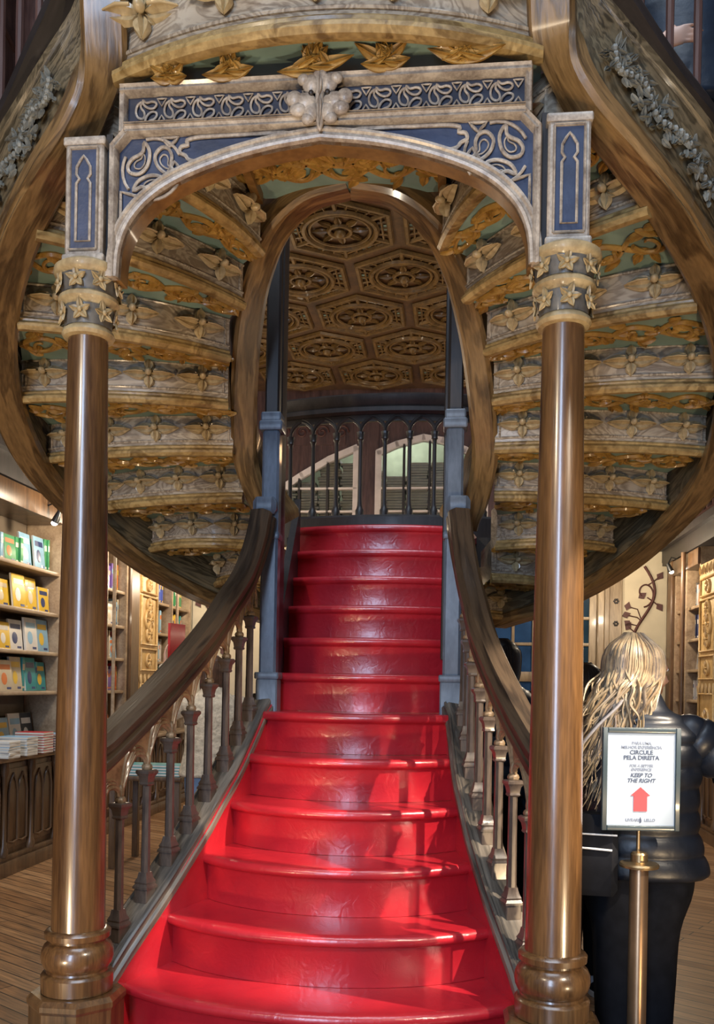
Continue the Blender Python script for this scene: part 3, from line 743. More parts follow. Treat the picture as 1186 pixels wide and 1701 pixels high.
    for k in range(0, len(cp) - 1, 1):
        c = cp[k]; t = (cp[k + 1] - c).normalized(); h = Vector((t.x, t.y, 0)).normalized(); sd = Vector((h.y, -h.x, 0))
        if sd.y > 0: sd = -sd
        up = sd.cross(t).normalized()
        if up.z < 0: up = -up
        q = k / (len(cp) - 1)
        spread = .020 + .055 * abs(sin(q * pi * 2.5)) * sin(q * pi) ** .5
        for r in range(5):
            o_ = c + sd * .048 + up * (rnd.uniform(-1, 1) * spread)
            a = rnd.uniform(0, 2 * pi); x = t * cos(a) + up * sin(a); y = -t * sin(a) + up * cos(a)
            mb.leaf(o_, x, y, sd, .036, .010, .014, 0, 4, .010)
        mb.ell(c + sd * .055 + up * (.02 * sin(q * 20)), (.012, .012, .012), 6, 4)
    part('leaf_carving', mb, M['moss'], brd, b0)
    # inner stringer ring
    IP = [(.475, 1.50, 2.20), (.505, 1.45, 2.30), (.535, 1.31, 2.46), (.520, 1.2, 2.61), (.495, 1.1, 2.76), (.458, 1.0, 2.92), (.400, .89, 3.075), (.300, .78, 3.215), (.16, .70, 3.295), (0, .67, 3.32)]
    path = [Vector((s * p.x, p.y, p.z)) for p in cr(IP, 6)]
    part('inner_stringer', MB().sweep(path, rbox(.115, .20, .016), 0, 'perp'), M['stringer'], f, label='brown inner stringer framing the central opening')
    # balusters and handrail on top of the stringer
    hp = [p + Vector((0, 0, .04)) for p in tpath]
    acc = 0
    for k in range(10, len(hp) - 4):
        acc += (hp[k + 1] - hp[k]).length
        if acc > .115:
            acc = 0; c = hp[k]; mb = MB()
            mb.lathe([(.020, c.z - .03), (.020, c.z + .02), (.013, c.z + .03), (.012, c.z + .1), (.0135, c.z + .3), (.011, c.z + .52), (.018, c.z + .54), (.018, c.z + .56)], (c.x, c.y), 8)
            part('baluster', mb, M['redwood'], f)
    part('upper_handrail', MB().sweep([p + Vector((0, 0, .58)) for p in hp[8:-2]], rbox(.07, .06, .014), 0, 'perp'), M['redwood'], f)

# platform over the arch, joining the two flights
pf = thing('bridging_platform', 'bowed flower-carved top step over the archway with golden leaves on its sage underside', 'landing', (0, .3, 3.3))
b0 = BASE[pf.name]
n = 24; Z8 = 3.335
front = [Vector((.645 * (-1 + 2 * k / n), -.02 - .155 * (1 - (-1 + 2 * k / n) ** 2), Z8)) for k in range(n + 1)]
inner = []
for k in range(n + 1):
    q = -1 + 2 * k / n; inner.append(Vector((.66 * q, .70 if abs(q) < .5 else .70 - .5 * (abs(q) - .5), Z8)))
mb = MB(); mb.grid([[(a.x, a.y, Z8), (a.x, a.y, Z8 + .30), (b.x, b.y, Z8 + .30), (b.x, b.y, Z8)] for a, b in zip(front, inner)], 0, True, True, True)
for zz in (.05, .215): mb.tube([p + Vector((0, -.003, zz)) for p in front], .007, 6)
band = part('front_band', mb, M['band'], pf)
mb = MB(); mb.grid([[p + Vector((0, -a * 1.25, b * 1.25)) for a, b in LIPSEC] for p in front], 0, True, True, True)
part('lip_moulding', mb, M['lip'], pf)
mb = MB(); mb.grid([[a - Vector((0, 0, .003)), b - Vector((0, 0, .003))] for a, b in zip(front, inner)])
so = part('soffit_ground', mb, M['teal'], pf)
for q in range(5):
    k = (q + .5) / 5 * n; a = front[int(k)]; 
    inst('carved_flower', flower_me, band, frame(a + Vector((0, -.002, .135)) - b0, Vector((1, 0, 0)), Vector((0, 1, 0)), Vector((0, 0, 1))) @ Matrix.Scale(1.35, 4))
rnd = random.Random(3)
for x, wd in ((-.455, .15), (-.27, .23), (-.02, .30), (.19, .22), (.42, .28)):
    mb = MB(); up = Vector((0, -.45, .89)); nn = Vector((0, -.89, -.45)); o_ = Vector((x, -.072, Z8 - .055))
    for q in range(7):
        a = radians(8 + 164 * q / 6 + rnd.uniform(-8, 8)); xx = Vector((cos(a), 0, 0)) + up * sin(a); yy = Vector((-sin(a), 0, 0)) + up * cos(a)
        Lf = wd * (.50 if abs(cos(a)) > .8 else .28) * rnd.uniform(.85, 1.1)
        mb.leaf(o_ + Vector(((q - 3) * wd * .04, 0, 0)), xx, yy, nn, Lf, .020, .020, 0, 7, .012, .9)
        mb.leaf(o_ + Vector(((q - 3) * wd * .08, -.008, .004)), (xx + Vector((.3 * (1 if q % 2 else -1), 0, 0))).normalized(), yy, nn, Lf * .6, .014, .016, 0, 5, .02, .9)
    part('golden_leaf', mb, M['gold'], pf)
# scroll relief on the part of the soffit behind the arch
def P(a, b):
    return (-.42 + .84 * a, .14 + .46 * b)
mb = MB(); scroll(mb, P, Z8 - .003, seed=21)
def P(a, b): return (-.42 + .84 * a, .40 + .22 * b)
scroll(mb, P, Z8 - .003, seed=22)
for r in (.10, .13): mb.tube([(r * cos(2 * pi * k / 24), .36 + r * sin(2 * pi * k / 24), Z8 - .012) for k in range(24)], .009, 6, 0, True)
part('soffit_scrollwork', mb, M['gold'], pf)
for s in (-1, 1):
    part('soffit_rib', MB().box((min(s * .33, s * .36), .06, Z8 - .045), (max(s * .33, s * .36), .66, Z8)), M['soft'], pf)

# ------------------------------------------------------------------ landing and its balustrade
ld = thing('stair_landing', 'dark wooden landing at the head of the red steps', 'landing', (0, 2.8, 2.2))
mb = MB(); mb.box((-.62, 2.78, 2.2), (.62, 3.25, 2.379)); part('landing_floor', mb, M['dark'], ld)
def lu_v(u): return 3.12 - .12 * (1 - (u / .7) ** 2)
lb = thing('landing_balustrade', 'dark carved gothic balustrade across the head of the red steps', 'balustrade', (0, 3.1, 2.4))
b0 = BASE[lb.name]; US = [-.72 + .03 * i for i in range(49)]
def along(sec): return MB().grid([[(u, lu_v(u) + a, b) for a, b in sec] for u in US], 0, True, True, True)
part('base_rail', along([(-.05, 2.38), (-.05, 2.54), (-.035, 2.555), (.04, 2.56), (.05, 2.38)]), M['dark'], lb)
part('top_rail', along([(-.03, 3.19), (-.05, 3.205), (-.05, 3.23), (-.035, 3.24), (-.06, 3.27), (-.07, 3.30), (-.05, 3.315), (.05, 3.315), (.05, 3.19)]), M['dark'], lb)
part('arcade_board', along([(-.012, 3.15), (-.012, 3.20), (.012, 3.20), (.012, 3.15)]), M['dark'], lb)
bx = [-.668 + .156 * i for i in range(9)]
for i, u in enumerate(bx):
    v = lu_v(u); mb = MB(); mb.lathe([(.027, 2.55), (.027, 2.59), (.020, 2.60), (.016, 2.62), (.014, 2.66), (.0125, 3.0), (.016, 3.03), (.022, 3.04), (.018, 3.05), (.024, 3.075), (.026, 3.085)], (u, v), 10)
    part('baluster', mb, M['dark'], lb)
    if i < 8:
        mb = MB(); u2 = bx[i + 1]
        for off, r in ((0, .011), (.018, .007)):
            for sd in (0, 1):
                pts = []
                for q in range(8):
                    t_ = q / 7 * math.acos(1 - .078 / .125); x = (1 - cos(t_)) * .125; h = sin(t_) * .095
                    uu = u + x if sd == 0 else u2 - x
                    pts.append((uu, lu_v(uu) - .006, 3.085 + h + off))
                mb.tube(pts, r, 6)
        part('pointed_arch', mb, M['dark'], lb)

# ------------------------------------------------------------------ carved ceiling beyond the stairs
M['ceilgold'] = wood('dark_gold_ceiling_carving', (.055, .028, .006), (.21, .118, .030), .45, .2, (4, 4, 4), .2)
mb = MB().box((-2.6, 3.3, 5.2), (2.6, BV, 5.3))
ceil_o = struct('ceiling', mb, wood('dark_ceiling_ground', (.035, .016, .006), (.11, .052, .018), .5, .1, (3, 3, 3), .1))
cb = Vector((0, 0, 0))
for iu in range(-2, 3):
    for iv in range(6):
        cu, cv = iu * .95 + (.475 if iv % 2 else 0) - .1, 3.75 + iv * .86
        if abs(cu) > 2.3: continue
        mb = MB(); Z = 5.19
        for r, t_ in ((.30, .026), (.25, .014), (.09, .02)):
            mb.tube([(cu + r * cos(2 * pi * k / 28), cv + r * sin(2 * pi * k / 28), Z - .01) for k in range(28)], t_, 6, 0, True)
        mb.ell((cu, cv, Z - .03), (.05, .05, .04), 10, 6)
        for k in range(8):
            a = 2 * pi * k / 8; d = Vector((cos(a), sin(a), 0))
            mb.leaf(Vector((cu, cv, Z)) + d * .08, d, (-d.y, d.x, 0), (0, 0, -1), .15, .035, .03, 0, 6)
        part('carved_rosette', mb, M['ceilgold'], ceil_o, cb)
        mb = MB()
        for k in range(6):
            a = 2 * pi * k / 6 + pi / 6; d = Vector((cos(a), sin(a), 0)); c0 = Vector((cu, cv, Z))
            mb.tube([c0 + d * .31, c0 + d * .47], .022, 6)
            e1 = Vector((cos(a + .26), sin(a + .26), 0)); e2 = Vector((cos(a - .26), sin(a - .26), 0))
            mb.tube([c0 + e1 * .32, c0 + e1 * .40, c0 + d * .46, c0 + e2 * .40, c0 + e2 * .32], .012, 5)
        hexa = [Vector((cu + .47 * cos(2 * pi * k / 6 + pi / 6), cv + .47 * sin(2 * pi * k / 6 + pi / 6), Z)) for k in range(6)]
        mb.tube(hexa, .028, 6, 0, True)
        mb.tube([Vector((cu + .40 * cos(2 * pi * k / 6 + pi / 6), cv + .40 * sin(2 * pi * k / 6 + pi / 6), Z)) for k in range(6)], .012, 5, 0, True)
        for k in range(12):
            a = 2 * pi * k / 12; mb.tube([c0 + Vector((cos(a), sin(a), 0)) * .31, c0 + Vector((cos(a), sin(a), 0)) * .41], .010, 5)
        part('ceiling_rib', mb, M['ceilgold'], ceil_o, cb)
        mb = MB()
        for k in range(6):
            a = 2 * pi * k / 6 + pi / 6 + pi / 6; c0 = Vector((cu + .37 * cos(a), cv + .37 * sin(a), 5.194))
            mb.add([c0 + Vector((.05 * cos(a + q * pi / 3), .05 * sin(a + q * pi / 3), 0)) for q in range(6)], [(0, 1, 2, 3, 4, 5)])
        part('sage_ground', mb, M['teal'], ceil_o, cb)

# ------------------------------------------------------------------ arched gallery windows with stacked books behind
def win(nm, top, u0, u1, zb, bars, zs):
    # top: list of (u,z) left to right
    outer = [(u0, zb)] + top + [(u1, zb)]
    mb = MB()
    def edgebar(p, q, w_, mi=0):
        P, Q = Vector((p[0], 0, p[1])), Vector((q[0], 0, q[1])); t = (Q - P).normalized(); n_ = Vector((-t.z, 0, t.x))
        sec = [(BV - .04, -w_), (BV + .06, -w_), (BV + .06, w_), (BV - .04, w_)]
        mb.grid([[Vector((c.x, a, c.z)) + n_ * b for a, b in sec] for c in (P - t * w_ * .5, Q + t * w_ * .5)], mi, True, True, True)
    for p, q in zip(outer, outer[1:]): edgebar(p, q, .038)
    for bu in bars: edgebar((bu, zb), (bu, lerp(top, bu)[0] - .03), .014, 1)
    for z in zs:
        us = [u0, u1]
        hit = [u for u in [u0 + (u1 - u0) * k / 30 for k in range(31)] if lerp(top, u)[0] > z + .04]
        if hit: edgebar((hit[0], z), (hit[-1], z), .010, 0)
    o = struct(nm, mb, [M['white'], M['dark']])
    poly = [(u0, zb)] + top + [(u1, zb)]
    part('window_pane', MB().slab(poly, BV + .02, BV + .026), M['glass'], o, cb)
T1 = [(-1.95, 3.86), (-1.55, 4.12), (-1.2, 4.32), (-.86, 4.46)]
T2 = [(-.58, 4.40), (-.35, 4.50), (-.02, 4.58), (.22, 4.54), (.5, 4.42), (.75, 4.25)]
win('window_1', T1, -1.95, -.86, 3.42, [-1.58, -1.22], [3.66, 3.95])
win('window_2', T2, -.58, .75, 3.42, [-.26, .06, .38], [3.66, 3.95])
mb = MB()
poly1 = T1 + [(-.86, 4.86), (-1.95, 4.86)]; poly2 = T2 + [(.75, 4.86), (-.58, 4.86)]
mb.slab(poly1, BV, BV + .1); mb.slab(poly2, BV, BV + .1); mb.box((-.86, BV - .03, 3.42), (-.58, BV + .1, 4.86))
struct('trim_3', mb, M['redwood'])
mb = MB(); mb.box((-2.2, BV + 1.1, 3.0), (1.0, BV + 1.2, 5.2)); struct('wall_storeroom', mb, plain('pale_green_wall', (.42, .50, .38), .7))
mb = MB(); mb.box((-2.2, BV + .12, 3.3), (1.0, BV + 1.1, 3.60)); struct('floor_storeroom', mb, M['shelf'])
point('storeroom_lamp_light', l2w(-.4, BV + .45, 4.95), 26, (1, .95, .85), .1)
greys = [plain('grey_cover_%s' % n_, c, .6, 0, 0, .06) for n_, c in (('pale', (.45, .44, .42)), ('mid', (.24, .24, .25)), ('dark', (.10, .105, .12)), ('warm', (.36, .31, .25)))]
stack_me = []
for g in greys:
    b_ = MB(); b_.bbox((-.13, -.09, 0), (.13, .09, .034), .003, 0); b_.box((-.127, -.094, .005), (.127, .0, .029), 1); stack_me.append(mesh('stored_book', b_, [g, M['pages']]))
rnd = random.Random(11); ns = 0
for iu in range(9):
    u = -1.80 + iu * .285
    for q in range(rnd.randint(13, 23)):
        o = bpy.data.objects.new('stored_book', rnd.choice(stack_me)); COL.objects.link(o); ns += 1
        o.matrix_world = Matrix.Translation(l2w(u + rnd.uniform(-.02, .02), BV + .30, 3.601 + .0345 * q)) @ RZ @ Matrix.Rotation(rnd.uniform(-.12, .12), 4, 'Z')
        tag(o, 'grey book, %s up in the %s pile behind the arched gallery windows' % (ORD[q], ORD[iu]), 'book', 'piled books behind the gallery windows')

# ------------------------------------------------------------------ painted vine panels on the back wall and the door
def vine(mb, u0, u1, z0, z1, v, mi, flip=1):
    c = (u0 + u1) / 2; a = (u1 - u0) * .26; n = 3; H = (z1 - z0) / n
    def ribbon(pts, r): mb.sweep([Vector((p[0], v, p[1])) for p in pts], [(r * cos(2 * pi * j / 6), r * .5 * sin(2 * pi * j / 6)) for j in range(6)], mi, 'tube')
    def diamond(x, z, r, ang):
        mb.slab([(x + r * k * cos(ang + q * pi / 2), z + r * k * sin(ang + q * pi / 2)) for q, k in ((0, 1.2), (1, .8), (2, .9), (3, .8))][::-1], v - .012, v + .004, mi)
    pts = [(c + flip * a * .75 * sin(2 * pi * q / 24 / 2 * 1.0 * 2 / 2), z0 + H * n * q / (24 * n)) for q in range(24 * n + 1)]
    ribbon([(c + flip * a * 1.0 * sin(pi * (p[1] - z0) / H), p[1]) for p in pts], .034)
    for k in range(n):
        sg = flip * (1 if k % 2 == 0 else -1); cz = z0 + H * (k + .5); cx = c + sg * a * .15
        sp = []
        for q in range(22):
            t_ = q / 21; r = a * 1.35 * (1 - .72 * t_); an = -pi / 2 + sg * 0 + (t_ * 1.75 * pi) * (1 if sg > 0 else -1)
            sp.append((cx - sg * a * .15 + r * cos(an) * .8, cz - .02 + r * sin(an)))
        ribbon(sp, .021); diamond(sp[-1][0], sp[-1][1], .055, .6)
        for j in (-1, 0, 1):
            ex, ez = c - sg * (u1 - u0) * (.40 if j else .44), cz - H * .5 + j * .10 + .02
            ribbon([(c - sg * .02, cz - H * .5 - .06), (c - sg * a * .6, ez - .03), (ex, ez)], .014); diamond(ex, ez, .052, .3 + j)
        for j in (1, -1):
            ex, ez = c + sg * (u1 - u0) * .38, cz + j * H * .30
            ribbon([(c + sg * a * .3, cz + j * H * .12), (c + sg * a * .9, cz + j * H * .2), (ex, ez)], .016); diamond(ex, ez, .055, j)
mb = MB(); mb.box((2.42, BV - .03, 0), (2.95, BV, 3.02)); vine(mb, 2.44, 2.92, 1.15, 2.98, BV - .034, 1)
struct('trim_4', mb, [M['cream'], M['vine']])
mb = MB(); mb.box((-2.93, BV - .03, 0), (-2.45, BV, 3.02)); vine(mb, -2.91, -2.47, 1.15, 2.98, BV - .034, 1, -1)
struct('trim_5', mb, [M['cream'], M['vine']])
mb = MB(); mb.box((-1.9, BV - .02, 4.50), (-1.0, BV - .01, 4.84)); 
for k in range(4):
    c_ = (-1.8 + k * .25, 4.66)
    mb.tube([(c_[0] + .09 * (1 - q / 20) * cos(q * .55), BV - .03, c_[1] + .09 * (1 - q / 20) * sin(q * .55)) for q in range(18)], .014, 6, 1)
struct('trim_6', mb, [M['redwood'], M['vine']])
mb = MB(); mb.bbox((2.26, BV - .08, 0), (2.42, BV, 3.02), .01)
mb.bbox((2.12, BV - .14, 0), (2.20, BV, 3.02), .01); mb.bbox((2.20, BV - .10, 0), (2.27, BV, 3.02), .01)
for k in range(7):
    for q in range(6):
        a = q * pi / 3; mb.ell((2.345 + .022 * cos(a), BV - .085, 1.2 + k * .27 + .022 * sin(a)), (.014, .010, .014), 6, 4, 1)
struct('trim_7', mb, [M['tan'], M['dark']])
for di, (a, b, gm) in enumerate(((.80, 1.44, 'glassbluelit'), (1.46, 2.12, 'glassdark'))):
    mb = MB(); y = BV - .07
    for x0, x1, z0, z1 in ((a, a + .09, 0, 3.0), (b - .09, b, 0, 3.0), (a, b, 0, .9), (a, b, 2.66, 2.76), (a, b, 2.92, 3.0), (a, b, 1.56, 1.68)):
        mb.bbox((x0, y, z0), (x1, y + .06, z1), .006)
    m_ = (a + b) / 2
    mb.bbox((m_ - .018, y + .01, 1.6), (m_ + .018, y + .05, 3.0), .004)
    for z in (2.02, 2.34): mb.bbox((a, y + .01, z - .018), (b, y + .05, z + .018), .004)
    mb.bbox((a + .16, y - .01, .15), (b - .16, y, .78), .01)
    o = struct('door_%d' % (di + 1), mb, M['tan'])
    for x0, x1 in ((a + .09, m_ - .018), (m_ + .018, b - .09)):
        for z0, z1 in ((.9, 1.56), (1.68, 2.0), (2.04, 2.32), (2.36, 2.66), (2.76, 2.92)):
            part('door_pane', MB().box((x0, y + .025, z0), (x1, y + .03, z1)), M[gm], o, cb)
    mb = MB(); mb.bbox((b - .07 if di == 0 else a + .03, y - .01, 1.0), (b - .03 if di == 0 else a + .07, y, 1.2), .004); mb.tube([(b - .05 if di == 0 else a + .05, y - .01, 1.1), (b - .05 if di == 0 else a + .05, y - .05, 1.1), (b - .15 if di == 0 else a + .15, y - .05, 1.1)], .010, 8)
    part('door_handle', mb, M['brass'], o, cb)

# ------------------------------------------------------------------ bookcases
SHZ = [.92, 1.385, 1.71, 2.04, 2.39]
D = .30
def bookcase(s, v0, v1, desc, zs=SHZ):
    t = thing('bookcase', desc, 'bookcase', (s * (WU + D / 2), (v0 + v1) / 2, .90), 'wall bookcases')
    x0, x1 = WU, WU + D
    bx_ = lambda a, b: (min(s * a[0], s * b[0]), a[1], a[2]), 
    def B(mb, xa, xb, va, vb, za, zb, c=.003): return mb.bbox((min(s * xa, s * xb), va, za), (max(s * xa, s * xb), vb, zb), c)
    part('back_panel', B(MB(), x1, x1 + .02, v0, v1, .9, 2.98), M['shelfback'], t)
    part('side_panel', B(MB(), x0 - .02, x1, v0 - .035, v0, .9, 2.98), M['shelf'], t); part('side_panel', B(MB(), x0 - .02, x1, v1, v1 + .035, .9, 2.98), M['shelf'], t)
    for z in zs[1:]: part('shelf_board', B(MB(), x0, x1, v0, v1, z - .03, z), M['shelf'], t)
    part('crown_board', B(MB(), x0 - .05, x1, v0 - .03, v1 + .03, 2.80, 2.97), M['cabinet'], t)
    return t
def cabinet(s, v0, v1, desc):
    t = thing('base_cabinet', desc, 'cabinet', (s * (WU + D / 2), (v0 + v1) / 2, 0), 'base cabinets under the shelves')
    xf = WU - .02
    def B(mb, xa, xb, va, vb, za, zb, c=.004): return mb.bbox((min(s * xa, s * xb), va, za), (max(s * xa, s * xb), vb, zb), c)
    part('carcass', B(MB(), xf, WU + D, v0, v1, .0, .86), M['cabinet'], t)
    part('plinth', B(B(MB(), xf - .05, WU, v0, v1, 0, .11), xf - .03, WU, v0, v1, .11, .15), M['cabinet'], t)
    n = max(1, round((v1 - v0) / .42)); w_ = (v1 - v0) / n
    for k in range(n):
        a, b = v0 + k * w_ + .05, v0 + (k + 1) * w_ - .05; m_ = (a + b) / 2
        mb = B(MB(), xf - .015, xf, a, b, .2, .80)
        x = s * (xf - .02)
        for c0, c1 in ((a + .02, m_ - .005), (m_ + .005, b - .02)):
            cm = (c0 + c1) / 2
            mb.tube([(x, c0, .25), (x, c0, .62), (x, c0 + (cm - c0) * .3, .70), (x, cm, .76), (x, c1 - (cm - c0) * .3, .70), (x, c1, .62), (x, c1, .25), (x, cm, .235)], .010, 6, 0, True)
        dr = part('door', mb, M['cabinet'], t)
        b0 = BASE[t.name]
        part('turned_pilaster', MB().lathe([(.035, .15), (.035, .2), (.022, .23), (.02, .5), (.02, .74), (.035, .78), (.035, .86)], (s * (xf - .02), b + .05), 10), M['cabinet'], t)
    return t
def counter(s, v0, v1, desc):
    mb = MB().bbox((min(s * (WU - .10), s * (WU + D)), v0, .862), (max(s * (WU - .10), s * (WU + D)), v1, .90), .008)
    return single('shelf_counter', mb, M['shelf'], desc, 'counter', (s * WU, (v0 + v1) / 2, .862))
def carved_pilaster(s, v0, v1, desc):
    t = thing('carved_pilaster', desc, 'pilaster', (s * WU, (v0 + v1) / 2, .90), 'yellow carved pilasters')
    X = WU - .03
    part('pilaster_board', MB().bbox((min(s * X, s * (WU + D)), v0, .902), (max(s * X, s * (WU + D)), v1, 2.78), .006), M['yellow'], t)
    mb = MB(); x = s * (X - .012); m_ = (v0 + v1) / 2; hw = (v1 - v0) / 2 - .06
    for za, zb in ((.98, 1.45), (1.60, 1.83), (1.88, 2.40), (2.44, 2.62)):
        mb.tube([(x, m_ - hw, za), (x, m_ + hw, za), (x, m_ + hw, zb), (x, m_ - hw, zb)], .012, 6, 0, True)
    for zc, r in ((1.71, .07), (2.0, .08), (2.15, .12), (2.31, .07), (2.53, .06), (1.2, .10)):
        mb.tube([(x, m_ + r * cos(q * pi / 8), zc + r * sin(q * pi / 8)) for q in range(16)], .014, 6, 0, True)
        for q in range(8):
            a = q * pi / 4; d = Vector((0, cos(a), sin(a))); mb.leaf(Vector((x, m_, zc)), d, (0, -d.z, d.y), (-s, 0, 0), r * 1.1, .025, .025, 0, 5)
        mb.ell((x, m_, zc), (.025, .03, .03), 8, 6)
    for q in range(5):
        mb.leaf((x, m_ - hw + q * hw / 2, 1.56), (0, 0, -1), (0, 1, 0), (-s, 0, 0), .12, .03, .02, 0, 5); mb.leaf((x, m_ - hw + q * hw / 2, 2.66), (0, 0, 1), (0, 1, 0), (-s, 0, 0), .10, .03, .02, 0, 5)
    part('relief_carving', mb, M['yellow'], t, angle=60)
LC = [(-1, 3.40, 4.70, 'nearest left bookcase'), (-1, 4.78, 5.66, 'second left bookcase'), (-1, 5.74, 6.24, 'third left bookcase'), (-1, 7.24, 7.68, 'fourth left bookcase'), (-1, 7.76, 8.45, 'farthest left bookcase'),
      (1, 7.02, 7.55, 'near right bookcase'), (1, 7.64, 8.05, 'far right bookcase')]
for s, a, b, d in LC: bookcase(s, a, b, {'nearest left bookcase': 'nearest left bookcase with picture books facing out', 'second left bookcase': 'second left bookcase, mostly behind the left oak column', 'third left bookcase': 'narrow left bookcase between the left column and the brown post',
    'fourth left bookcase': 'left bookcase with blue books just beyond the yellow carved pilaster', 'farthest left bookcase': 'farthest left bookcase with yellow books, next to the back wall', 'near right bookcase': 'right bookcase beside the yellow carved pilaster', 'far right bookcase': 'right bookcase nearest the painted vine panel'}[d])
counter(-1, 3.3, 8.5, 'long light oak counter below the left bookcases'); counter(1, 5.8, 8.1, 'light oak counter below the right bookcases')
for i in range(4): cabinet(-1, 3.3 + i * 1.3, 4.6 + i * 1.3 - .01, ['carved walnut cabinet nearest the camera on the left wall', 'carved walnut cabinet behind the left oak column', 'third carved walnut cabinet along the left wall', 'farthest carved walnut cabinet along the left wall'][i])
cabinet(1, 5.8, 8.1, 'carved walnut cabinet under the right bookcases')
carved_pilaster(-1, 6.56, 7.18, 'yellow carved oak pilaster between the left bookcases'); carved_pilaster(1, 6.3, 6.96, 'yellow carved oak pilaster at the right edge')
single('wall_post', MB().bbox((-WU - D, 6.29, .902), (-WU + .05, 6.55, 2.98), .015), M['cabinet'], 'broad brown wooden post left of the yellow carved pilaster', 'post', (-WU, 6.4, .9))
single('wall_post', MB().bbox((WU - .06, 8.1, 0), (WU + .1, 8.3, 2.98), .015), M['cabinet'], 'brown wooden post between the vine panel and right bookcase', 'post', (WU, 8.2, 0))
for v, d in ((5.72, 'behind the left oak column'), (7.70, 'before the farthest left books')):
    single('ladder_rail', MB().lathe([(.018, .902), (.018, 2.84)], (-WU + .09, v), 10), M['brass'] if 0 else M['shelf'], 'thin vertical wooden rail in front of the left shelves, ' + d, 'rail', (-WU + .09, v, .9))
single('ladder_rail', MB().lathe([(.026, .902), (.026, 2.98)], (WU - .09, 7.42), 12), M['cabinet'], 'thin vertical wooden rail in front of the right shelves', 'rail', (WU - .09, 7.42, .9))

BCOL = {'red': (.50, .03, .035), 'pale blue': (.25, .45, .62), 'white': (.68, .66, .62), 'teal': (.03, .28, .30), 'yellow': (.70, .46, .04), 'orange': (.62, .17, .04), 'navy': (.02, .04, .14),
        'violet': (.22, .14, .45), 'green': (.05, .28, .11), 'pink': (.62, .14, .22), 'cream': (.58, .50, .36), 'royal blue': (.04, .08, .42), 'black': (.02, .02, .025), 'grey': (.25, .25, .26)}
BM = {k: plain('cover_' + k.replace(' ', '_'), c, .4, 0, .3, .10, 10) for k, c in BCOL.items()}
SHN = {1: 'lowest shelf', 2: 'second shelf up', 3: 'third shelf up', 4: 'top shelf', 0: 'counter'}
def book_mesh(th, h, dp, col, acc, face):
    """built at origin, spine toward -x (the room), thickness along y, height z"""
    mb = MB()
    if not face:
        mb.bbox((0, -th / 2, 0), (dp, th / 2, h), .002, 0); mb.box((.006, -th / 2 + .003, .004), (dp + .001, th / 2 - .003, h + .001), 1)
        mb.box((-.001, -th / 2 + .002, h * .62), (.002, th / 2 - .002, h * .80), 2); mb.box((-.001, -th / 2 + .002, h * .08), (.002, th / 2 - .002, h * .14), 2)
    else:
        mb.bbox((0, -dp / 2, 0), (th, dp / 2, h), .002, 0); mb.box((.003, -dp / 2 + .004, .002), (th - .003, dp / 2 + .001, h + .001), 1)
        mb.box((-.0012, -dp * .38, h * .70), (.002, dp * .38, h * .86), 2)
        mb.ell((-.0005, dp * .10, h * .40), (.0022, dp * .22, h * .20), 7, 6, 2)
        mb.box((-.0014, -dp * .36, h * .06), (.002, -dp * .05, h * .13), 3)
    return mesh('book', mb, [BM[col], M['pages'], BM[acc], BM['navy' if col != 'navy' else 'orange']])
CACHE = {}
def put_book(s, u, v, z, th, h, dp, col, acc, face, lab, grp, lean=0, yaw=0):
    key = (round(th, 2), round(h / .03), round(dp / .03), col, acc, face)
    if key not in CACHE: CACHE[key] = book_mesh(max(.014, key[0]), key[1] * .03, key[2] * .03, col, acc, face)
    o = bpy.data.objects.new('book', CACHE[key]); COL.objects.link(o)
    o.matrix_world = Matrix.Translation(l2w(u, v, z + .0015)) @ RZ @ (Matrix.Rotation(pi, 4, 'Z') if s < 0 else Matrix.Identity(4)) @ Matrix.Rotation(yaw, 4, 'Z') @ Matrix.Rotation(lean, 4, 'Y')
    return tag(o, lab, 'book', grp)
rnd = random.Random(42)
PAL = {0: ['pale blue', 'cream', 'pink', 'white', 'yellow', 'teal', 'pale blue', 'violet', 'green', 'white'], 1: ['red', 'teal', 'pale blue', 'white', 'orange', 'navy', 'green'], 2: ['red', 'pale blue', 'cream', 'violet', 'orange', 'white'],
       3: ['pink', 'red', 'royal blue', 'white', 'pale blue', 'teal'], 4: ['yellow', 'teal', 'green', 'royal blue', 'red', 'grey'], 5: ['white', 'red', 'navy', 'orange', 'grey', 'cream'], 6: ['white', 'grey', 'orange', 'red', 'cream']}
